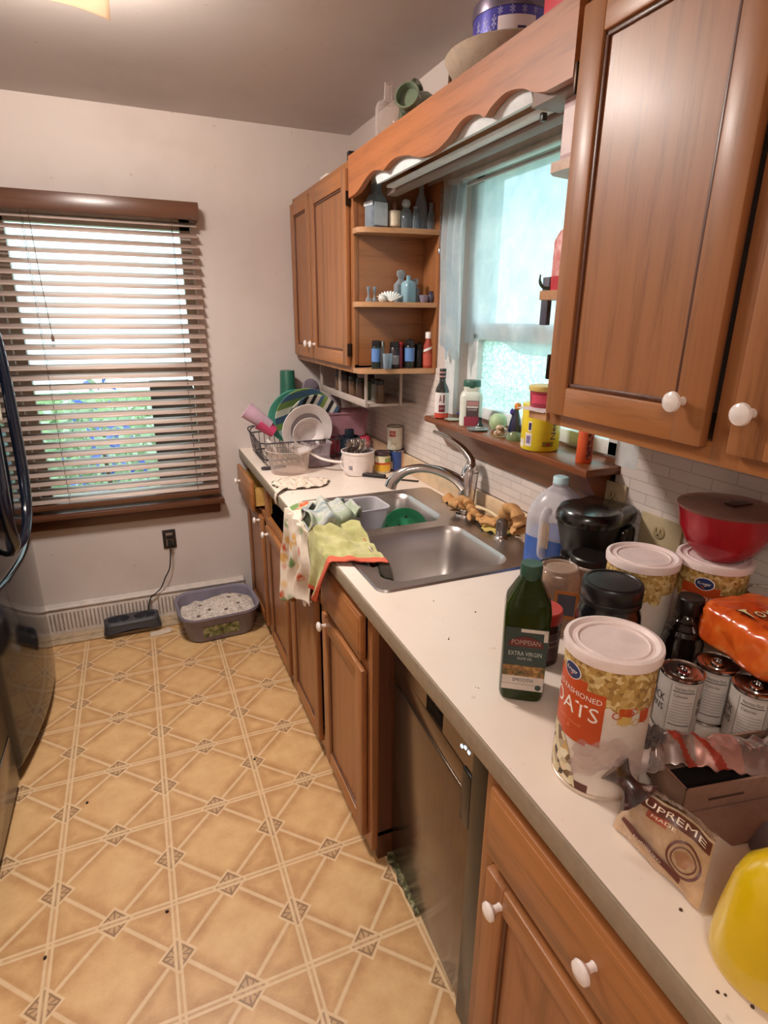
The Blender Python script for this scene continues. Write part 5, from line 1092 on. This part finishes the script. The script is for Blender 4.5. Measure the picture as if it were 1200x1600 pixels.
b.build('label', [mat('#e4d6d8', .4), mat('#7a3a30', .5), mat('#46306a', .5), mat('#b8b4e0', .5)], t)
b = MB(); b.box(-.06, .12, -.10, .10, 0, .07, .004); solo('box', b, mat('#c2283c', .45), 'bright red box on the cabinet top near the top edge', 'box', (.43, 1.085, 2.1335))
# ================================================================ pantry goods on the near worktop
# olive oil
x, y = .142, .765; a = face(x, y)
t = thing('oil_bottle', 'dark green square olive oil bottle standing alone at the front of the worktop', 'bottle', (x, y, CT), a+math.radians(4))
OG = clear('#5d7413', .55, .05, '#2c3a0c')
MB().lathe([(0, 0), (.032, 0), (.0385, .004), (.0405, .012), (.0415, .18), (.0385, .196), (.0175, .238), (.0165, .242)], 48, pw=5).build('glass', OG, t)
MB().lathe([(0, .003), (.036, .006), (.038, .014), (.039, .172), (0, .173)], 40, pw=5).build('oil', mat('#1e2410', .12), t)
MB().lathe([(.0185, .236), (.0195, .238), (.0195, .262), (.0185, .264), (0, .2635)], 32).build('cap', mat('#2c4d3e', .35), t)
b = MB(); X = .0425
b.box(X-.001, X, -.0375, .0375, .028, .156, 0, 0).box(X-.0005, X+.0003, -.037, .037, .029, .058, 0, 1).box(X-.0005, X+.0004, -.037, .037, .058, .080, 0, 2).box(X-.0005, X+.0003, -.010, .037, .148, .1545, 0, 1).box(X-.0005, X+.0003, .030, .037, .132, .152, 0, 1)
pts = [(-.030+.060*i/12, .128+.012*math.sin(PI*i/12)+.0) for i in range(13)]+[(.030, .119), (-.030, .119)]
b.prism([(p, q) for p, q in pts], X, X+.0006, 'x', 3)
b.ftext('POMPEIAN', (X+.001, 0, .128), (0, 1, 0), (0, 0, 1), .050, .010, 5)
b.ftext('EXTRA VIRGIN', (X+.0008, 0, .105), (0, 1, 0), (0, 0, 1), .058, .0085, 4); b.ftext('OLIVE OIL', (X+.0008, 0, .095), (0, 1, 0), (0, 0, 1), .026, .005, 4)
b.ftext('SMOOTH', (X+.0008, 0, .050), (0, 1, 0), (0, 0, 1), .036, .0075, 0); b.box(X-.0005, X+.0005, -.037, .037, .0405, .0415, 0, 6)
b.M = Matrix.Translation((X+.0004, .028, .037)) @ Matrix.Rotation(PI/2, 4, 'Y'); b.lathe([(.0055, 0), (.0055, .0004), (0, .0004)], 20, 0); b.M = Matrix()
b.build('label', [mat('#2a3a36', .4), mat('#c9bdb2', .45), speck('#6b4a2a', [(.35, '#4c4a26'), (.5, '#8a6034'), (.65, '#b08848')], 70, .5), mat('#5a1f1c', .45), mat('#b9c0b4', .45), mat('#a98d84', .45), mat('#8f857c', .5)], t)
# oats canisters
OATB = speck('#c9a566', [(.2, '#b08a48'), (.38, '#d0b070'), (.55, '#dcc690'), (.72, '#b8924e'), (.9, '#94703a')], 150, .5, cell=True)
FRU = speck('#8a5a38', [(.25, '#d8c8a0'), (.42, '#6a3f2a'), (.52, '#e6d9bc'), (.66, '#c9a060'), (.8, '#3f2a22')], 85, .5, cell=True)
LID = mat('#ecd9d4', .35)
def oats(label, loc, rz, group=None):
    t = thing('oats_canister', label, 'canister', loc, rz, group)
    r, h = .064, .235
    MB().lathe([(0, 0), (r-.002, 0), (r, .002), (r, h-.012)], 64).build('body', mat('#dccdc0', .42), t)
    b = MB(); b.lathe([(r+.0005, .0), (r+.0015, .001), (r+.0015, .006), (r, .007)], 64); b.build('bottom_rim', mat('#d8c6b4', .3, .4), t)
    b = MB(); b.lathe([(r+.001, h-.016), (r+.0045, h-.015), (r+.0055, h-.004), (r+.0045, h), (r-.001, h+.001), (r-.004, h-.001), (r-.007, h-.0035), (r*.80, h-.0035), (r*.79, h-.002), (r*.77, h-.002), (r*.76, h-.0045), (0, h-.005)], 64); b.build('lid', LID, t)
    # printed sleeve; angle 0 is the middle of the orange panel
    b = MB(); R = r+.0005
    b.patch(R, h-.060, h-.016, -PI, PI, 1, 64)                                   # band of flakes
    b.grid(lambda u, v: (R*1.0004*math.cos(-2+4.6*u), R*1.0004*math.sin(-2+4.6*u), h-.060-(.010+.012*abs(math.sin(u*31))+.010*noise.noise((u*14, 0, 0)))*v), 70, 1, 1)
    b.patch(R+.0003, .092, .178, -.80, .72, 2, 24); b.patch(R+.0003, .086, .092, -.30, .42, 2, 10); b.patch(R+.0003, .178, .190, -.8, .30, 2, 20)   # orange panel
    b.patch(R+.0003, .008, .090, -1.6, -.30, 3, 20); b.grid(lambda u, v: (R*1.006*math.cos(-.30+.62*u), R*1.006*math.sin(-.30+.62*u), lerp(.008, .088*(1-u*u*.9), v)), 14, 3, 3)   # bowl of fruit
    b.patch(R+.0001, .002, .020, -.9, .6, 6, 20); b.patch(R+.0004, .010, .060, -1.9, -1.25, 2, 10)
    for k in range(9):
        an = .98+.09*k+.0*k; zz = .150+.012*math.sin(k*2.2)
        b.ctext('O', R+.0006, zz, an, .014, .012, (2, 7, 7, 2)[k % 4])
    b.patch(R+.0003, .136, .150, 1.0, 1.32, 7, 8); b.patch(R+.0006, .150, .162, 1.02, 1.30, 2, 8); b.patch(R+.0006, .136, .156, 1.52, 1.80, 2, 8)
    b.ctext('OLD FASHIONED', R+.0009, .166, -.05, .092, .0085, 4); b.ctext('OATS', R+.0009, .142, -.06, .088, .024, 4); b.ctext('100% natural', R+.0009, .116, -.05, .040, .005, 8); b.ctext('&', R+.0009, .107, -.05, .006, .007, 8)
    # blue oval emblem with white script
    an0, zc = -.15, .196
    def ov(s, o): return [((R+o)*math.cos(an0+s*.016/R*math.cos(q)), (R+o)*math.sin(an0+s*.016/R*math.cos(q)), zc+s*.0115*math.sin(q)) for q in [2*PI*i/28 for i in range(28)]]
    b.add(ov(1.12, .0007), [tuple(range(28))], 4, False); b.add(ov(1, .0010), [tuple(range(28))], 5, False); b.ctext('Kroger', R+.0014, zc, an0, .023, .0085, 4)
    b.build('label', [mat('#dccdc0', .42), OATB, mat('#c04a1c', .42), FRU, mat('#efe4da', .42), mat('#26325e', .4), mat('#5a2a1e', .45), mat('#d2ae62', .45), mat('#e08a5a', .45)], t)
    return t
x, y = .128, .548
oats('round oats canister with orange label and cream lid at the front, beside the bread bag', (x, y, CT), face(x, y)-.68)
x, y = .416, .772
oats('oats canister with plain side turned out, behind the big black jar', (x, y, CT), face(x, y)-1.9)
x, y = .546, .716
oats('oats canister under the red bowl, against the backsplash', (x, y, CT), face(x, y)+.02)
t = thing('mixing_bowl', 'translucent red bowl stacked on top of the rear oats canister', 'bowl', (.556, .716, CT+.2325))
RB = mat('#b8202e', .25, trans=.25)
b = MB(); b.lathe([(0, 0), (.040, 0), (.043, .003), (.062, .022), (.080, .058), (.086, .090), (.0885, .098), (.089, .101), (.084, .101), (.0775, .060), (.060, .026), (.040, .007), (0, .006)], 56, mis=[0]*6+[1]*2+[0]*4); b.build('bowl', [RB, clear('#c8685e', .5, .15, '#a8483e')], t)
b = MB(); b.lathe([(.0865, .098), (.0905, .100), (.0905, .104), (.085, .105), (0, .104)], 56); b.build('lid', clear('#e8c4b4', .22, .12, '#c49a8c'), t)
b = MB(); b.box(.0, .05, -.012, .012, .1045, .107, .001); b.M = Matrix.Rotation(.4, 4, 'Z'); b.build('lid_tab', mat('#4a1420', .4), t)
# blue jug of washer fluid like liquid
x, y = .545, 1.185; a = face(x, y)
t = thing('plastic_jug', 'translucent white gallon jug half full of blue liquid beside the sink', 'jug', (x, y, CT), a-.4)
JG = clear('#f4f2f4', .34, .25, '#e2dee2'); BLU = mat('#5277c2', .3)
body = [(0, 0), (.062, 0), (.070, .008), (.072, .02), (.072, .165), (.066, .195), (.045, .228), (.024, .248), (.019, .252), (.019, .262)]
body = body[:4]+[(.072, .118)]+body[4:]
MB().lathe(body, 48, pw=3.2, mis=[1, 1, 1, 1]+[0]*6).build('body', [JG, clear('#7d9fe0', .62, .25, '#4a70c0')], t)
MB().lathe([(0, .002), (.062, .003), (.0685, .010), (.0705, .02), (.0705, .118), (0, .119)], 48, pw=3.2).build('liquid', BLU, t)
MB().lathe([(.0185, .258), (.0205, .260), (.0205, .276), (.019, .278), (0, .278)], 28).build('cap', mat('#bcdbe2', .4), t)
b = MB(); b.box(.0715, .0735, -.013, .013, .095, .165, .006, seg=3); b.build('handle_opening', mat('#dcb98e', .5), t)
b = MB(); b.tube(smooth_path([(.060, 0, .20), (.079, 0, .185), (.082, .0, .13), (.079, 0, .085), (.066, 0, .07)], 20), .010, 12, flat=1.2); o = b.build('handle', JG, t); 
for o_ in (o,): o_.location.y = .0
# coffee maker
x, y = .515, 1.035
t = thing('coffee_maker', 'black drip coffee maker with glass carafe between the blue jug and the oats', 'coffee maker', (x, y, CT), math.radians(18))
KB = mat('#15110f', .22, coat=.4); KB2 = mat('#1b1614', .4)
b = MB(); b.box(-.085, .105, -.08, .08, 0, .028, .012, seg=3).build('base', KB, t)
b = MB(); b.box(.045, .105, -.075, .075, .02, .19, .012, seg=3).build('tower', KB, t)
b = MB(); b.lathe([(0, .122), (.050, .122), (.056, .128), (.074, .205), (.075, .21)], 40, ex=1.05).build('brew_basket', KB2, t)
b = MB(); b.lathe([(.072, .205), (.078, .209), (.079, .216), (.077, .232), (.070, .241), (.03, .246), (0, .247)], 44, ex=1.06); b.box(-.02, .115, -.07, .07, .19, .240, .018, seg=4); b.build('lid', KB, t)
b = MB(); b.M = Matrix.Translation((-.02, 0, .03)); b.lathe([(0, 0), (.050, 0), (.058, .006), (.062, .03), (.058, .06), (.046, .082), (.044, .088)], 40).build('carafe', clear('#8d8984', .35, .04, '#2a2624'), t)
b = MB(); b.M = Matrix.Translation((-.02, 0, .03)); b.lathe([(.046, .080), (.049, .084), (.049, .094), (.04, .096), (0, .096)], 40); b.build('carafe_lid', KB, t)
b = MB(); b.tube(smooth_path([(-.060, .022, .112), (-.098, .045, .108), (-.118, .058, .080), (-.106, .05, .048), (-.078, .035, .045)], 22), .0095, 12, flat=1.4).build('carafe_handle', KB, t)
# dark lidded jar between the coffee maker and the oats
t = thing('jar', 'low jar with a black lid and pale rim behind the clear plastic jug', 'jar', (.455, .945, CT))
MB().lathe([(0, 0), (.044, 0), (.047, .004), (.047, .135), (.044, .142)], 40).build('glass', mat('#8a6a52', .3), t)
MB().lathe([(.048, .136), (.0495, .138), (.0495, .143), (.048, .144)], 40, cap=False).build('rim', mat('#cfc0b4', .3), t)
MB().lathe([(.0485, .143), (.049, .145), (.049, .158), (.046, .161), (0, .160)], 40).build('lid', mat('#1d1715', .35), t)
# clear ribbed plastic jar
x, y = .355, .935; a = face(x, y)
t = thing('plastic_jar', 'clear ribbed plastic jar with orange bordered label behind the olive oil bottle', 'jar', (x, y, CT), a)
prof = [(0, 0), (.040, 0), (.045, .004)]+[(.047+.0014*math.sin(k*PI), .010+k*.0055) for k in range(22)]+[(.047, .134), (.041, .146), (.038, .149)]
prof = [(0, 0), (.040, 0), (.045, .004)]+[(.0462 if k % 2 else .0478, .010+k*.0055) for k in range(22)]+[(.046, .134), (.041, .146), (.038, .149)]
MB().lathe(prof, 44, pw=3).build('jar_wall', clear('#e6d4c4', .35, .1, '#c9ad98'), t)
b = MB(); b.lathe([(.038, .146), (.0405, .148), (.0405, .153), (.037, .155), (.034, .152), (.034, .120)], 40, cap=False); b.build('mouth', clear('#e2d2c6', .45, .1, '#c4aea0'), t)
MB().lathe([(0, .004), (.043, .006), (.044, .05), (0, .055)], 36, pw=3).build('contents', mat('#a87e62', .6), t)
b = MB(); b.box(.0478, .0488, -.004, .046, .05, .115, 0, 0).box(.0485, .0492, .002, .040, .058, .108, 0, 1); b.build('label', [mat('#b0682c', .45), mat('#4a4650', .45)], t)
# red lidded jar right behind the oil bottle
x, y = .243, .842; a = face(x, y)
t = thing('jar', 'dark jar with a flat red lid tucked between the olive oil bottle and the oats', 'jar', (x, y, CT))
MB().lathe([(0, 0), (.034, 0), (.038, .004), (.0385, .085), (.036, .095)], 40).build('glass', mat('#3d2420', .2), t)
b = MB(); b.patch(.039, .016, .078, a-1.2, a+1.2, 0); b.patch(.0393, .046, .050, a-1, a+1, 1); b.patch(.0393, .058, .062, a-1, a+1, 1); b.patch(.0393, .02, .03, a-1, a+.2, 1); b.build('label', [mat('#5e423e', .45), mat('#8a716a', .45)], t)
MB().lathe([(.0385, .094), (.0395, .096), (.0395, .116), (.037, .119), (0, .118)], 40).build('lid', mat('#b5382e', .4), t)
# big black protein jar
x, y = .300, .728
t = thing('tub', 'big glossy black screw top jar in the middle of the pantry goods', 'tub', (x, y, CT))
MB().lathe([(0, 0), (.054, 0), (.058, .005), (.0585, .012), (.0585, .140), (.056, .160), (.052, .170), (.049, .180)], 56).build('body', mat('#121012', .22, coat=.4), t)
MB().lathe([(.052, .176), (.0545, .178), (.0545, .186), (.0535, .188), (.0545, .190), (.0545, .214), (.052, .218), (.047, .219), (.045, .217), (0, .217)], 56).build('lid', mat('#171314', .35), t)
# dark sauce bottle
x, y = .436, .668
t = thing('sauce_bottle', 'dark brown ringed sauce bottle with black cap between the oats and the orange bag', 'bottle', (x, y, CT))
MB().lathe([(0, 0), (.034, 0), (.036, .004), (.036, .100), (.033, .112), (.034, .116), (.030, .124), (.031, .128), (.024, .138), (.025, .142), (.018, .150), (.016, .156)], 40).build('glass', mat('#170d0c', .1, coat=.6), t)
MB().lathe([(.0215, .156), (.023, .158), (.023, .186), (.021, .188), (0, .188)], 32).build('cap', mat('#1a1110', .35), t)
# bean cans
BE = mat('#bdb3ab', .42); INK = mat('#2a2426', .5)
def bean(label, x, y, z, rz, rx=0, front=False):
    t = thing('bean_can', label, 'can', (x, y, z), rz)
    r, h = .034, .112; R = r+.0004
    b = MB(); b.lathe([(r-.001, .001), (r+.001, .002), (r+.001, .005), (r-.0005, .006), (r-.0005, .106), (r+.001, .107), (r+.001, .111), (r-.002, .112), (r-.003, .1085), (.022, .108), (.021, .1095), (0, .109)], 40); b.build('tin', SL, t)
    b = MB(); b.lathe([(.007, .110), (.0105, .1105), (.0105, .1125), (.007, .113), (.007, .110)], 20, ex=1.5, cap=False); b.M = Matrix.Translation((.002, 0, 0)); b.build('pull_tab', SL, t)
    b = MB(); b.patch(R, .007, .105, -PI, PI, 0, 48)
    b.patch(R+.0002, .012, .100, -.55, .55, 1, 12); b.ctext('Nutrition Facts', R+.0005, .094, 0, .030, .006, 2); b.patch(R+.0005, .087, .0885, -.5, .5, 2); b.ctext('Calories', R+.0005, .080, -.12, .022, .005, 2); b.patch(R+.0005, .0225, .024, -.5, .5, 2)
    for k in range(8): b.patch(R+.0005, .030+k*.0055, .0308+k*.0055, -.48, .48, 3)
    b.patch(R+.0005, .012, .100, -.60, -.585, 2); b.patch(R+.0005, .012, .100, .585, .60, 2)
    b.ctext('BLACK', R+.0005, .066, 1.45, .044, .014, 2); b.ctext('BEANS', R+.0005, .048, 1.45, .044, .012, 2); b.ctext('BLACK', R+.0005, .066, -1.45, .044, .014, 2); b.ctext('BEANS', R+.0005, .048, -1.45, .044, .012, 2)
    b.build('label', [BE, mat('#cfc5be', .42), INK, mat('#857c7a', .5)], t); return t
f = face(.335, .578); bean('silver topped bean can with nutrition panel right beside the front oats canister', .332, .580, CT, f+.25)
bean('bean can in the dark behind, between the two bean cans with white labels', .408, .575, CT, face(.408, .575)+.15)
bean('bean can under the front corner of the orange bag, nutrition panel facing out', .408, .503, CT, face(.408, .503)+.05)
bean('bean can at the right edge with large black lettering, beside the foil bag', .462, .452, CT, face(.462, .452)-1.35)
# orange bag of buns
t = thing('snack_pack', 'crinkled orange plastic pack with black lettering lying on top of the bean cans', 'packet', (.490, .548, CT+.1125), math.radians(-8))
b = MB()
def pk(u, v):
    a_ = u*2*PI; c_, s_ = math.cos(a_), math.sin(a_); q = (abs(c_)**5+abs(s_)**5)**(-1/5); end = 1-.0*v
    px = .075*c_*q; pz = .042+.042*s_*q; py = lerp(-.082, .095, v); n = noise.noise((px*34, py*34, pz*34)); n2 = noise.noise((px*80, py*80, pz*80+4))
    k = 1-.25*max(0, (abs(v-.5)*2)**8); return (px*k+.004*n, py+.003*n2, max(.001, .045+(pz-.045)*k+.004*n+.002*n2))
def pmi(u, v): 
    if .13 < u < .37: return 1 if .30 < (u-.13)/.24 < .93 else 0
    return 0
b.grid(pk, 80, 60, mif=pmi)
o_ = len(b.v)
b.grid(lambda u, v: ((u-.5)*.150*(1-.1*v), -.080-.020*math.sin(v*PI/2)*(1-(2*u-1)**4)*0-.0035*noise.noise((u*11, v*9, 2))-.004, .004+.083*v+.0), 40, 24, 0)
b.add([(-.060, -.0885, .050), (-.036, -.0885, .050), (-.034, -.0885, .018), (-.058, -.0885, .018)][::-1], [(0, 1, 2, 3)], 2, False)
b.ftext('TOWN HOUSE', (-.002, -.012, .0945), (1, -.25, 0), (.25, 1, .0), .125, .030, 3) if False else b.ftext('Town', (-.018, .010, .0895), (1, -.05, 0), (.05, 1, 0), .076, .032, 4)
b.ftext('Town', (-.020, .0085, .0890), (1, -.05, 0), (.05, 1, 0), .080, .036, 3)
b.ftext('SANDWICH', (-.01, -.038, .0885), (1, -.05, 0), (.05, 1, 0), .100, .016, 6)
for k in range(3): b.box(-.058, -.038, -.0892, -.0888, .024+.008*k, .027+.008*k, 0, 5)
b.build('wrapper', [speck('#d4561e', [(.3, '#c24816'), (.55, '#d9601f'), (.75, '#e0853c')], 24, .22, spec=.8), speck('#cf4a1a', [(.3, '#b83a14'), (.7, '#d65c22')], 20, .22, spec=.8), mat('#c8c0cc', .4), mat('#2a1a12', .4), mat('#e8d8a0', .4), mat('#6a6070', .5), mat('#7a1c10', .4)], t, sub=1)
b = MB()
b.grid(lambda u, v: (lerp(-.07, .02, u), -.092-.028*v-.012*math.sin(u*9)*v, .012+.020*v*(1-u)+.008*noise.noise((u*9, v*7, 1))), 30, 12); b.build('end_flap', clear('#e2602a', .8, .1, '#d4531f', .5), t, solid=.0012)
# small vegetable can at the right edge
x, y = .612, .612; a = face(x, y)
t = thing('can', 'food can with green leaf and orange picture at the right edge behind the orange pack', 'can', (x-.03, y+.01, CT+.0)); 
can(t, .037, .190, mat('#c8bfb6', .4), SL, [cb(.14, .165, a-.2, 1.2, 1), cb(.10, .14, a-.35, .55, 2), cb(.155, .186, a, 1.3, 3), cb(.04, .09, a, 1.2, 4)], mats=[mat('#b86a3a', .4), mat('#3f7a35', .4), speck('#c9a35c', [(.4, '#a8803a'), (.6, '#dabd80')], 50, .4, cell=True), mat('#8f8a96', .4)])
# open carton with foil bag
t = thing('cardboard_box', 'open brown cardboard carton at the right edge, foil bag resting on its rim', 'box', (.184, .432, CT), math.radians(-10))
CB = mat('#8f6a58', .75, nscale=60); CB2 = mat('#7a5a46', .8)
b = MB(); b.box(0, .30, -.002, .002, 0, .042).box(0, .004, 0, .078, 0, .042).box(0, .30, .074, .078, 0, .05).box(.296, .30, 0, .078, 0, .05).box(0, .3, 0, .078, 0, .003); b.build('walls', CB, t)
b = MB(); b.box(.004, .296, .002, .074, .003, .0045); b.build('inner_shade', mat('#1c1110', .7), t)  # near-black sheet: shade inside the carton put in as colour
b = MB(); b.add([(.01, -.004, .0), (.30, -.004, .0), (.30, -.068, .0), (.03, -.062, .0), (.01, -.004, .003), (.30, -.004, .003), (.30, -.068, .003), (.03, -.062, .003)], [(0, 1, 2, 3), (4, 7, 6, 5), (0, 4, 5, 1), (1, 5, 6, 2), (2, 6, 7, 3), (3, 7, 4, 0)], 0, False); b.build('flap', CB, t)
b = MB(); b.box(.04, .10, -.0035, -.0021, .018, .021); b.build('slot', mat('#4a3024', .9), t)
b = MB(); b.add([(-.001, .0, .042), (-.001, .0, .0), (-.022, .012, .0), (-.018, .05, .025), (-.001, .078, .042)], [(0, 1, 2, 3, 4)], 0, False); b.build('side_flap', CB2, t, solid=.003)
t = thing('foil_bag', 'crinkled silver pink foil snack bag with red stripes lying along the carton rim', 'bag', (.312, .447, CT+.055), math.radians(-33))
b = MB()
def foil(u, v):
    px = lerp(-.125, .17, u); w = lerp(.022, .034, min(1, u*1.6)); py = (v-.5)*2*w; n = noise.noise((px*30, py*36, 1)); n2 = noise.noise((px*85, py*60, 5))
    return (px, py+.004*n2, .012*(1-(2*v-1)**2)+.008*n+.0045*n2+.004*math.sin(u*3)-.020*(1-v))
b.grid(foil, 110, 34, mif=lambda u, v: 1 if (.16 < u+.10*v < .20 or .30 < u+.14*v < .345) else (2 if .2 < u < .42 else 0)); FO = mat('#b9a6a0', .22, .85, .1)
b.build('film', [FO, mat('#a03c2c', .3, .4), mat('#c08c80', .25, .6)], t, solid=.0008)
b = MB()
b.grid(lambda u, v: (lerp(-.175, -.12, u)+.01*math.sin(v*7), (v-.5)*.06*(1-.4*u)+.008*noise.noise((u*9, v*9, 3)), .004+.022*abs(noise.noise((u*9, v*8, 6)))+.006*math.sin(u*8)), 40, 30); b.build('crumpled_end', clear('#b9a8a0', .4, .06, '#9a8a84', 1.0), t, solid=.0008)
# bread bag
t = thing('bread_bag', 'bag end with a few bread slices standing at the front, brown print and twisted neck', 'bread', (.135, .39, CT), math.radians(0))
# slices: leaning wedge; A = low front corner, built from room-space corners
def BW(): return WB(t)
A = Vector((.082, .318, .918)); Bq = Vector((.076, .452, .918)); Cq = Vector((.078, .475, .975)); D = Vector((.125, .465, 1.022)); E_ = Vector((.205, .375, .985)); Fq = Vector((.200, .300, .919))
def bread(u, v):
    # front face of the loaf end: a rounded slice seen through the bag, v up, u along
    lo = A.lerp(Bq, u); hi = Vector((.132, .347, .972)).lerp(Vector((.084, .434, .994)), u)+Vector((-.006, -.004, .016))*math.sin(PI*u)
    p = lo.lerp(hi, v); out = Vector((-.85, -.35, .25)).normalized()*(.008*math.sin(PI*u)*math.sin(PI*min(1, v*1.1))); n = noise.noise(p*38)*.003
    return p+out+Vector((n, n, n))
b = BW(); b.grid(bread, 40, 30)
b.grid(lambda u, v: (bread(u, 1)).lerp(Vector((.158, .368, .93)).lerp(Vector((.15, .452, .93)), u), v)+Vector((0, 0, .008*math.sin(PI*v))), 30, 10)
b.grid(lambda u, v: bread(0, v).lerp(Vector((.158, .368, .918)).lerp(Vector((.158, .368, .93)), v), u), 10, 20)
b.build('bread_slices', speck('#dcc4a4', [(.3, '#cbb08c'), (.5, '#dec8a8'), (.7, '#ead9c2')], 60, .85), t)
def film(u, v, o=.004): 
    p = bread(u, v); w = noise.noise(p*60)*.0025; return p+Vector((-.75, -.4, .45))*(o+w)
b = BW(); b.grid(film, 50, 36); 
b.grid(lambda u, v: film(u, 1).lerp(Vector((.163, .366, .932)).lerp(Vector((.154, .456, .934)), u), v)+Vector((.001, -.001, .009*math.sin(PI*v)+.006+.003*noise.noise((u*14, v*9, 2)))), 40, 12)
b.grid(lambda u, v: film(0, v).lerp(Vector((.163, .364, .918)).lerp(Vector((.163, .366, .932)), v), u), 14, 20)
b.build('bag_film', clear('#f0e2d4', .12, .08, '#e0cdbb', .5), t)
b = BW()
def pr(u, v, o): return film(u, v, .006+o)
b.grid(lambda u, v: pr(lerp(.02, .98, u), lerp(.80, .99, v), .0), 40, 6, 0)          # brown top band
b.grid(lambda u, v: pr(lerp(.22, .95, u), lerp(.14, .25, v)+.16*(u-.2), 0), 40, 5, 0)   # brown stripe along the foot
b.grid(lambda u, v: pr(lerp(.50, .75, u), lerp(.68, .80, v), 0), 10, 4, 3)
b.M = t_inv = Matrix.Translation(t.location).inverted()
def bt(s_, u0, v0, w, h, mi, slope=0):
    vs, fs = text_mesh(s_); b.add([pr(u0-x_*w, v0+y_*h+slope*x_, .0015) for x_, y_ in vs], fs, mi, False)
bt('SUPREME', .50, .90, .84, .10, 1); bt('MADE', .55, .755, .30, .05, 1)
def ring(u0, v0, ru, rv, w, mi):
    b.grid(lambda u, v: pr(u0+ru*(1-w*v)*math.cos(2*PI*u), v0+rv*(1-w*v)*math.sin(2*PI*u), .001), 40, 1, mi)
ring(.24, .48, .19, .25, .12, 0); ring(.24, .48, .14, .18, .10, 0)
b.grid(lambda u, v: pr(.24+.09*v*math.cos(2*PI*u)*(1+.3*math.sin(u*19)), .48+.12*v*math.sin(2*PI*u), .001), 30, 3, 2)
bt('ENRICHED', .60, .22, .34, .035, 1, -.055)
b.build('print', [mat('#5f2c1f', .4), mat('#ecd9c6', .4), mat('#9a6a4a', .45), mat('#9c4a30', .4)], t)
b = BW(); b.tube(smooth_path([(.086, .428, .985), (.080, .440, .996), (.076, .452, 1.003), (.072, .462, 1.010)], 14), [.030, .025, .020, .016, .013, .012, .012, .012, .013, .014, .016, .018, .020, .022, .024], 14, flat=.7)
b.build('twisted_neck', speck('#4a2a24', [(.40, '#2a1614'), (.6, '#4a2a26'), (.72, '#a8948c')], 50, .25, spec=.8), t)
b = BW()
def flare(u, v):
    an = lerp(-.55, 3.75, u); r = lerp(.010, .066, v)*(1+.16*math.sin(u*13)+.08*math.sin(u*31)); q = Vector((.070, .458, 1.010)); e1 = Vector((.1, .9, .25)).normalized(); e2 = Vector((.92, -.39, 0)); e3 = Vector((-.15, -.1, .95))
    p = q+e1*(.012*v)+(e2*math.cos(an)+e3*math.sin(an)*.62)*r; return p+Vector((1, 1, 1))*.006*noise.noise(p*55)
b.grid(flare, 60, 24); b.build('bag_opening', clear('#eee4e2', .20, .06, '#d8c8c8', 1.0), t)
# mustard
x, y = .095, .229
t = thing('mustard_bottle', 'bright yellow squeeze bottle at the lower right corner of the worktop', 'bottle', (x, y, CT), math.radians(-55))
MB().lathe([(0, .0), (.055, 0), (.066, .005), (.070, .016), (.070, .040), (.067, .075), (.062, .115), (.056, .135), (.042, .152), (.028, .162), (.022, .168), (.020, .176)], 56, ey=.72).build('body', mat('#d9b40e', .22, coat=.5, var=.03), t)
MB().lathe([(.022, .172), (.024, .174), (.023, .192), (.012, .204), (.006, .222), (.004, .224), (0, .224)], 32).build('nozzle', mat('#dcbc1a', .3), t)
b = MB(); b.grid(lambda u, v: (.0705*math.cos(lerp(-1.25, -.2, u)), .0508*math.sin(lerp(-1.25, -.2, u)), lerp(.020, .028+.030*u, v)), 14, 4); b.build('label', mat('#2a1a3c', .4), t)
b = MB(); b.lathe([(0, 0), (.016, 0), (.017, .004), (.006, .045), (0, .052)], 24, ex=.8); solo('nozzle_cap', b, mat('#6a5c66', .45), 'small grey cone shaped cap standing behind the yellow squeeze bottle', 'cap', (.232, .345, CT))
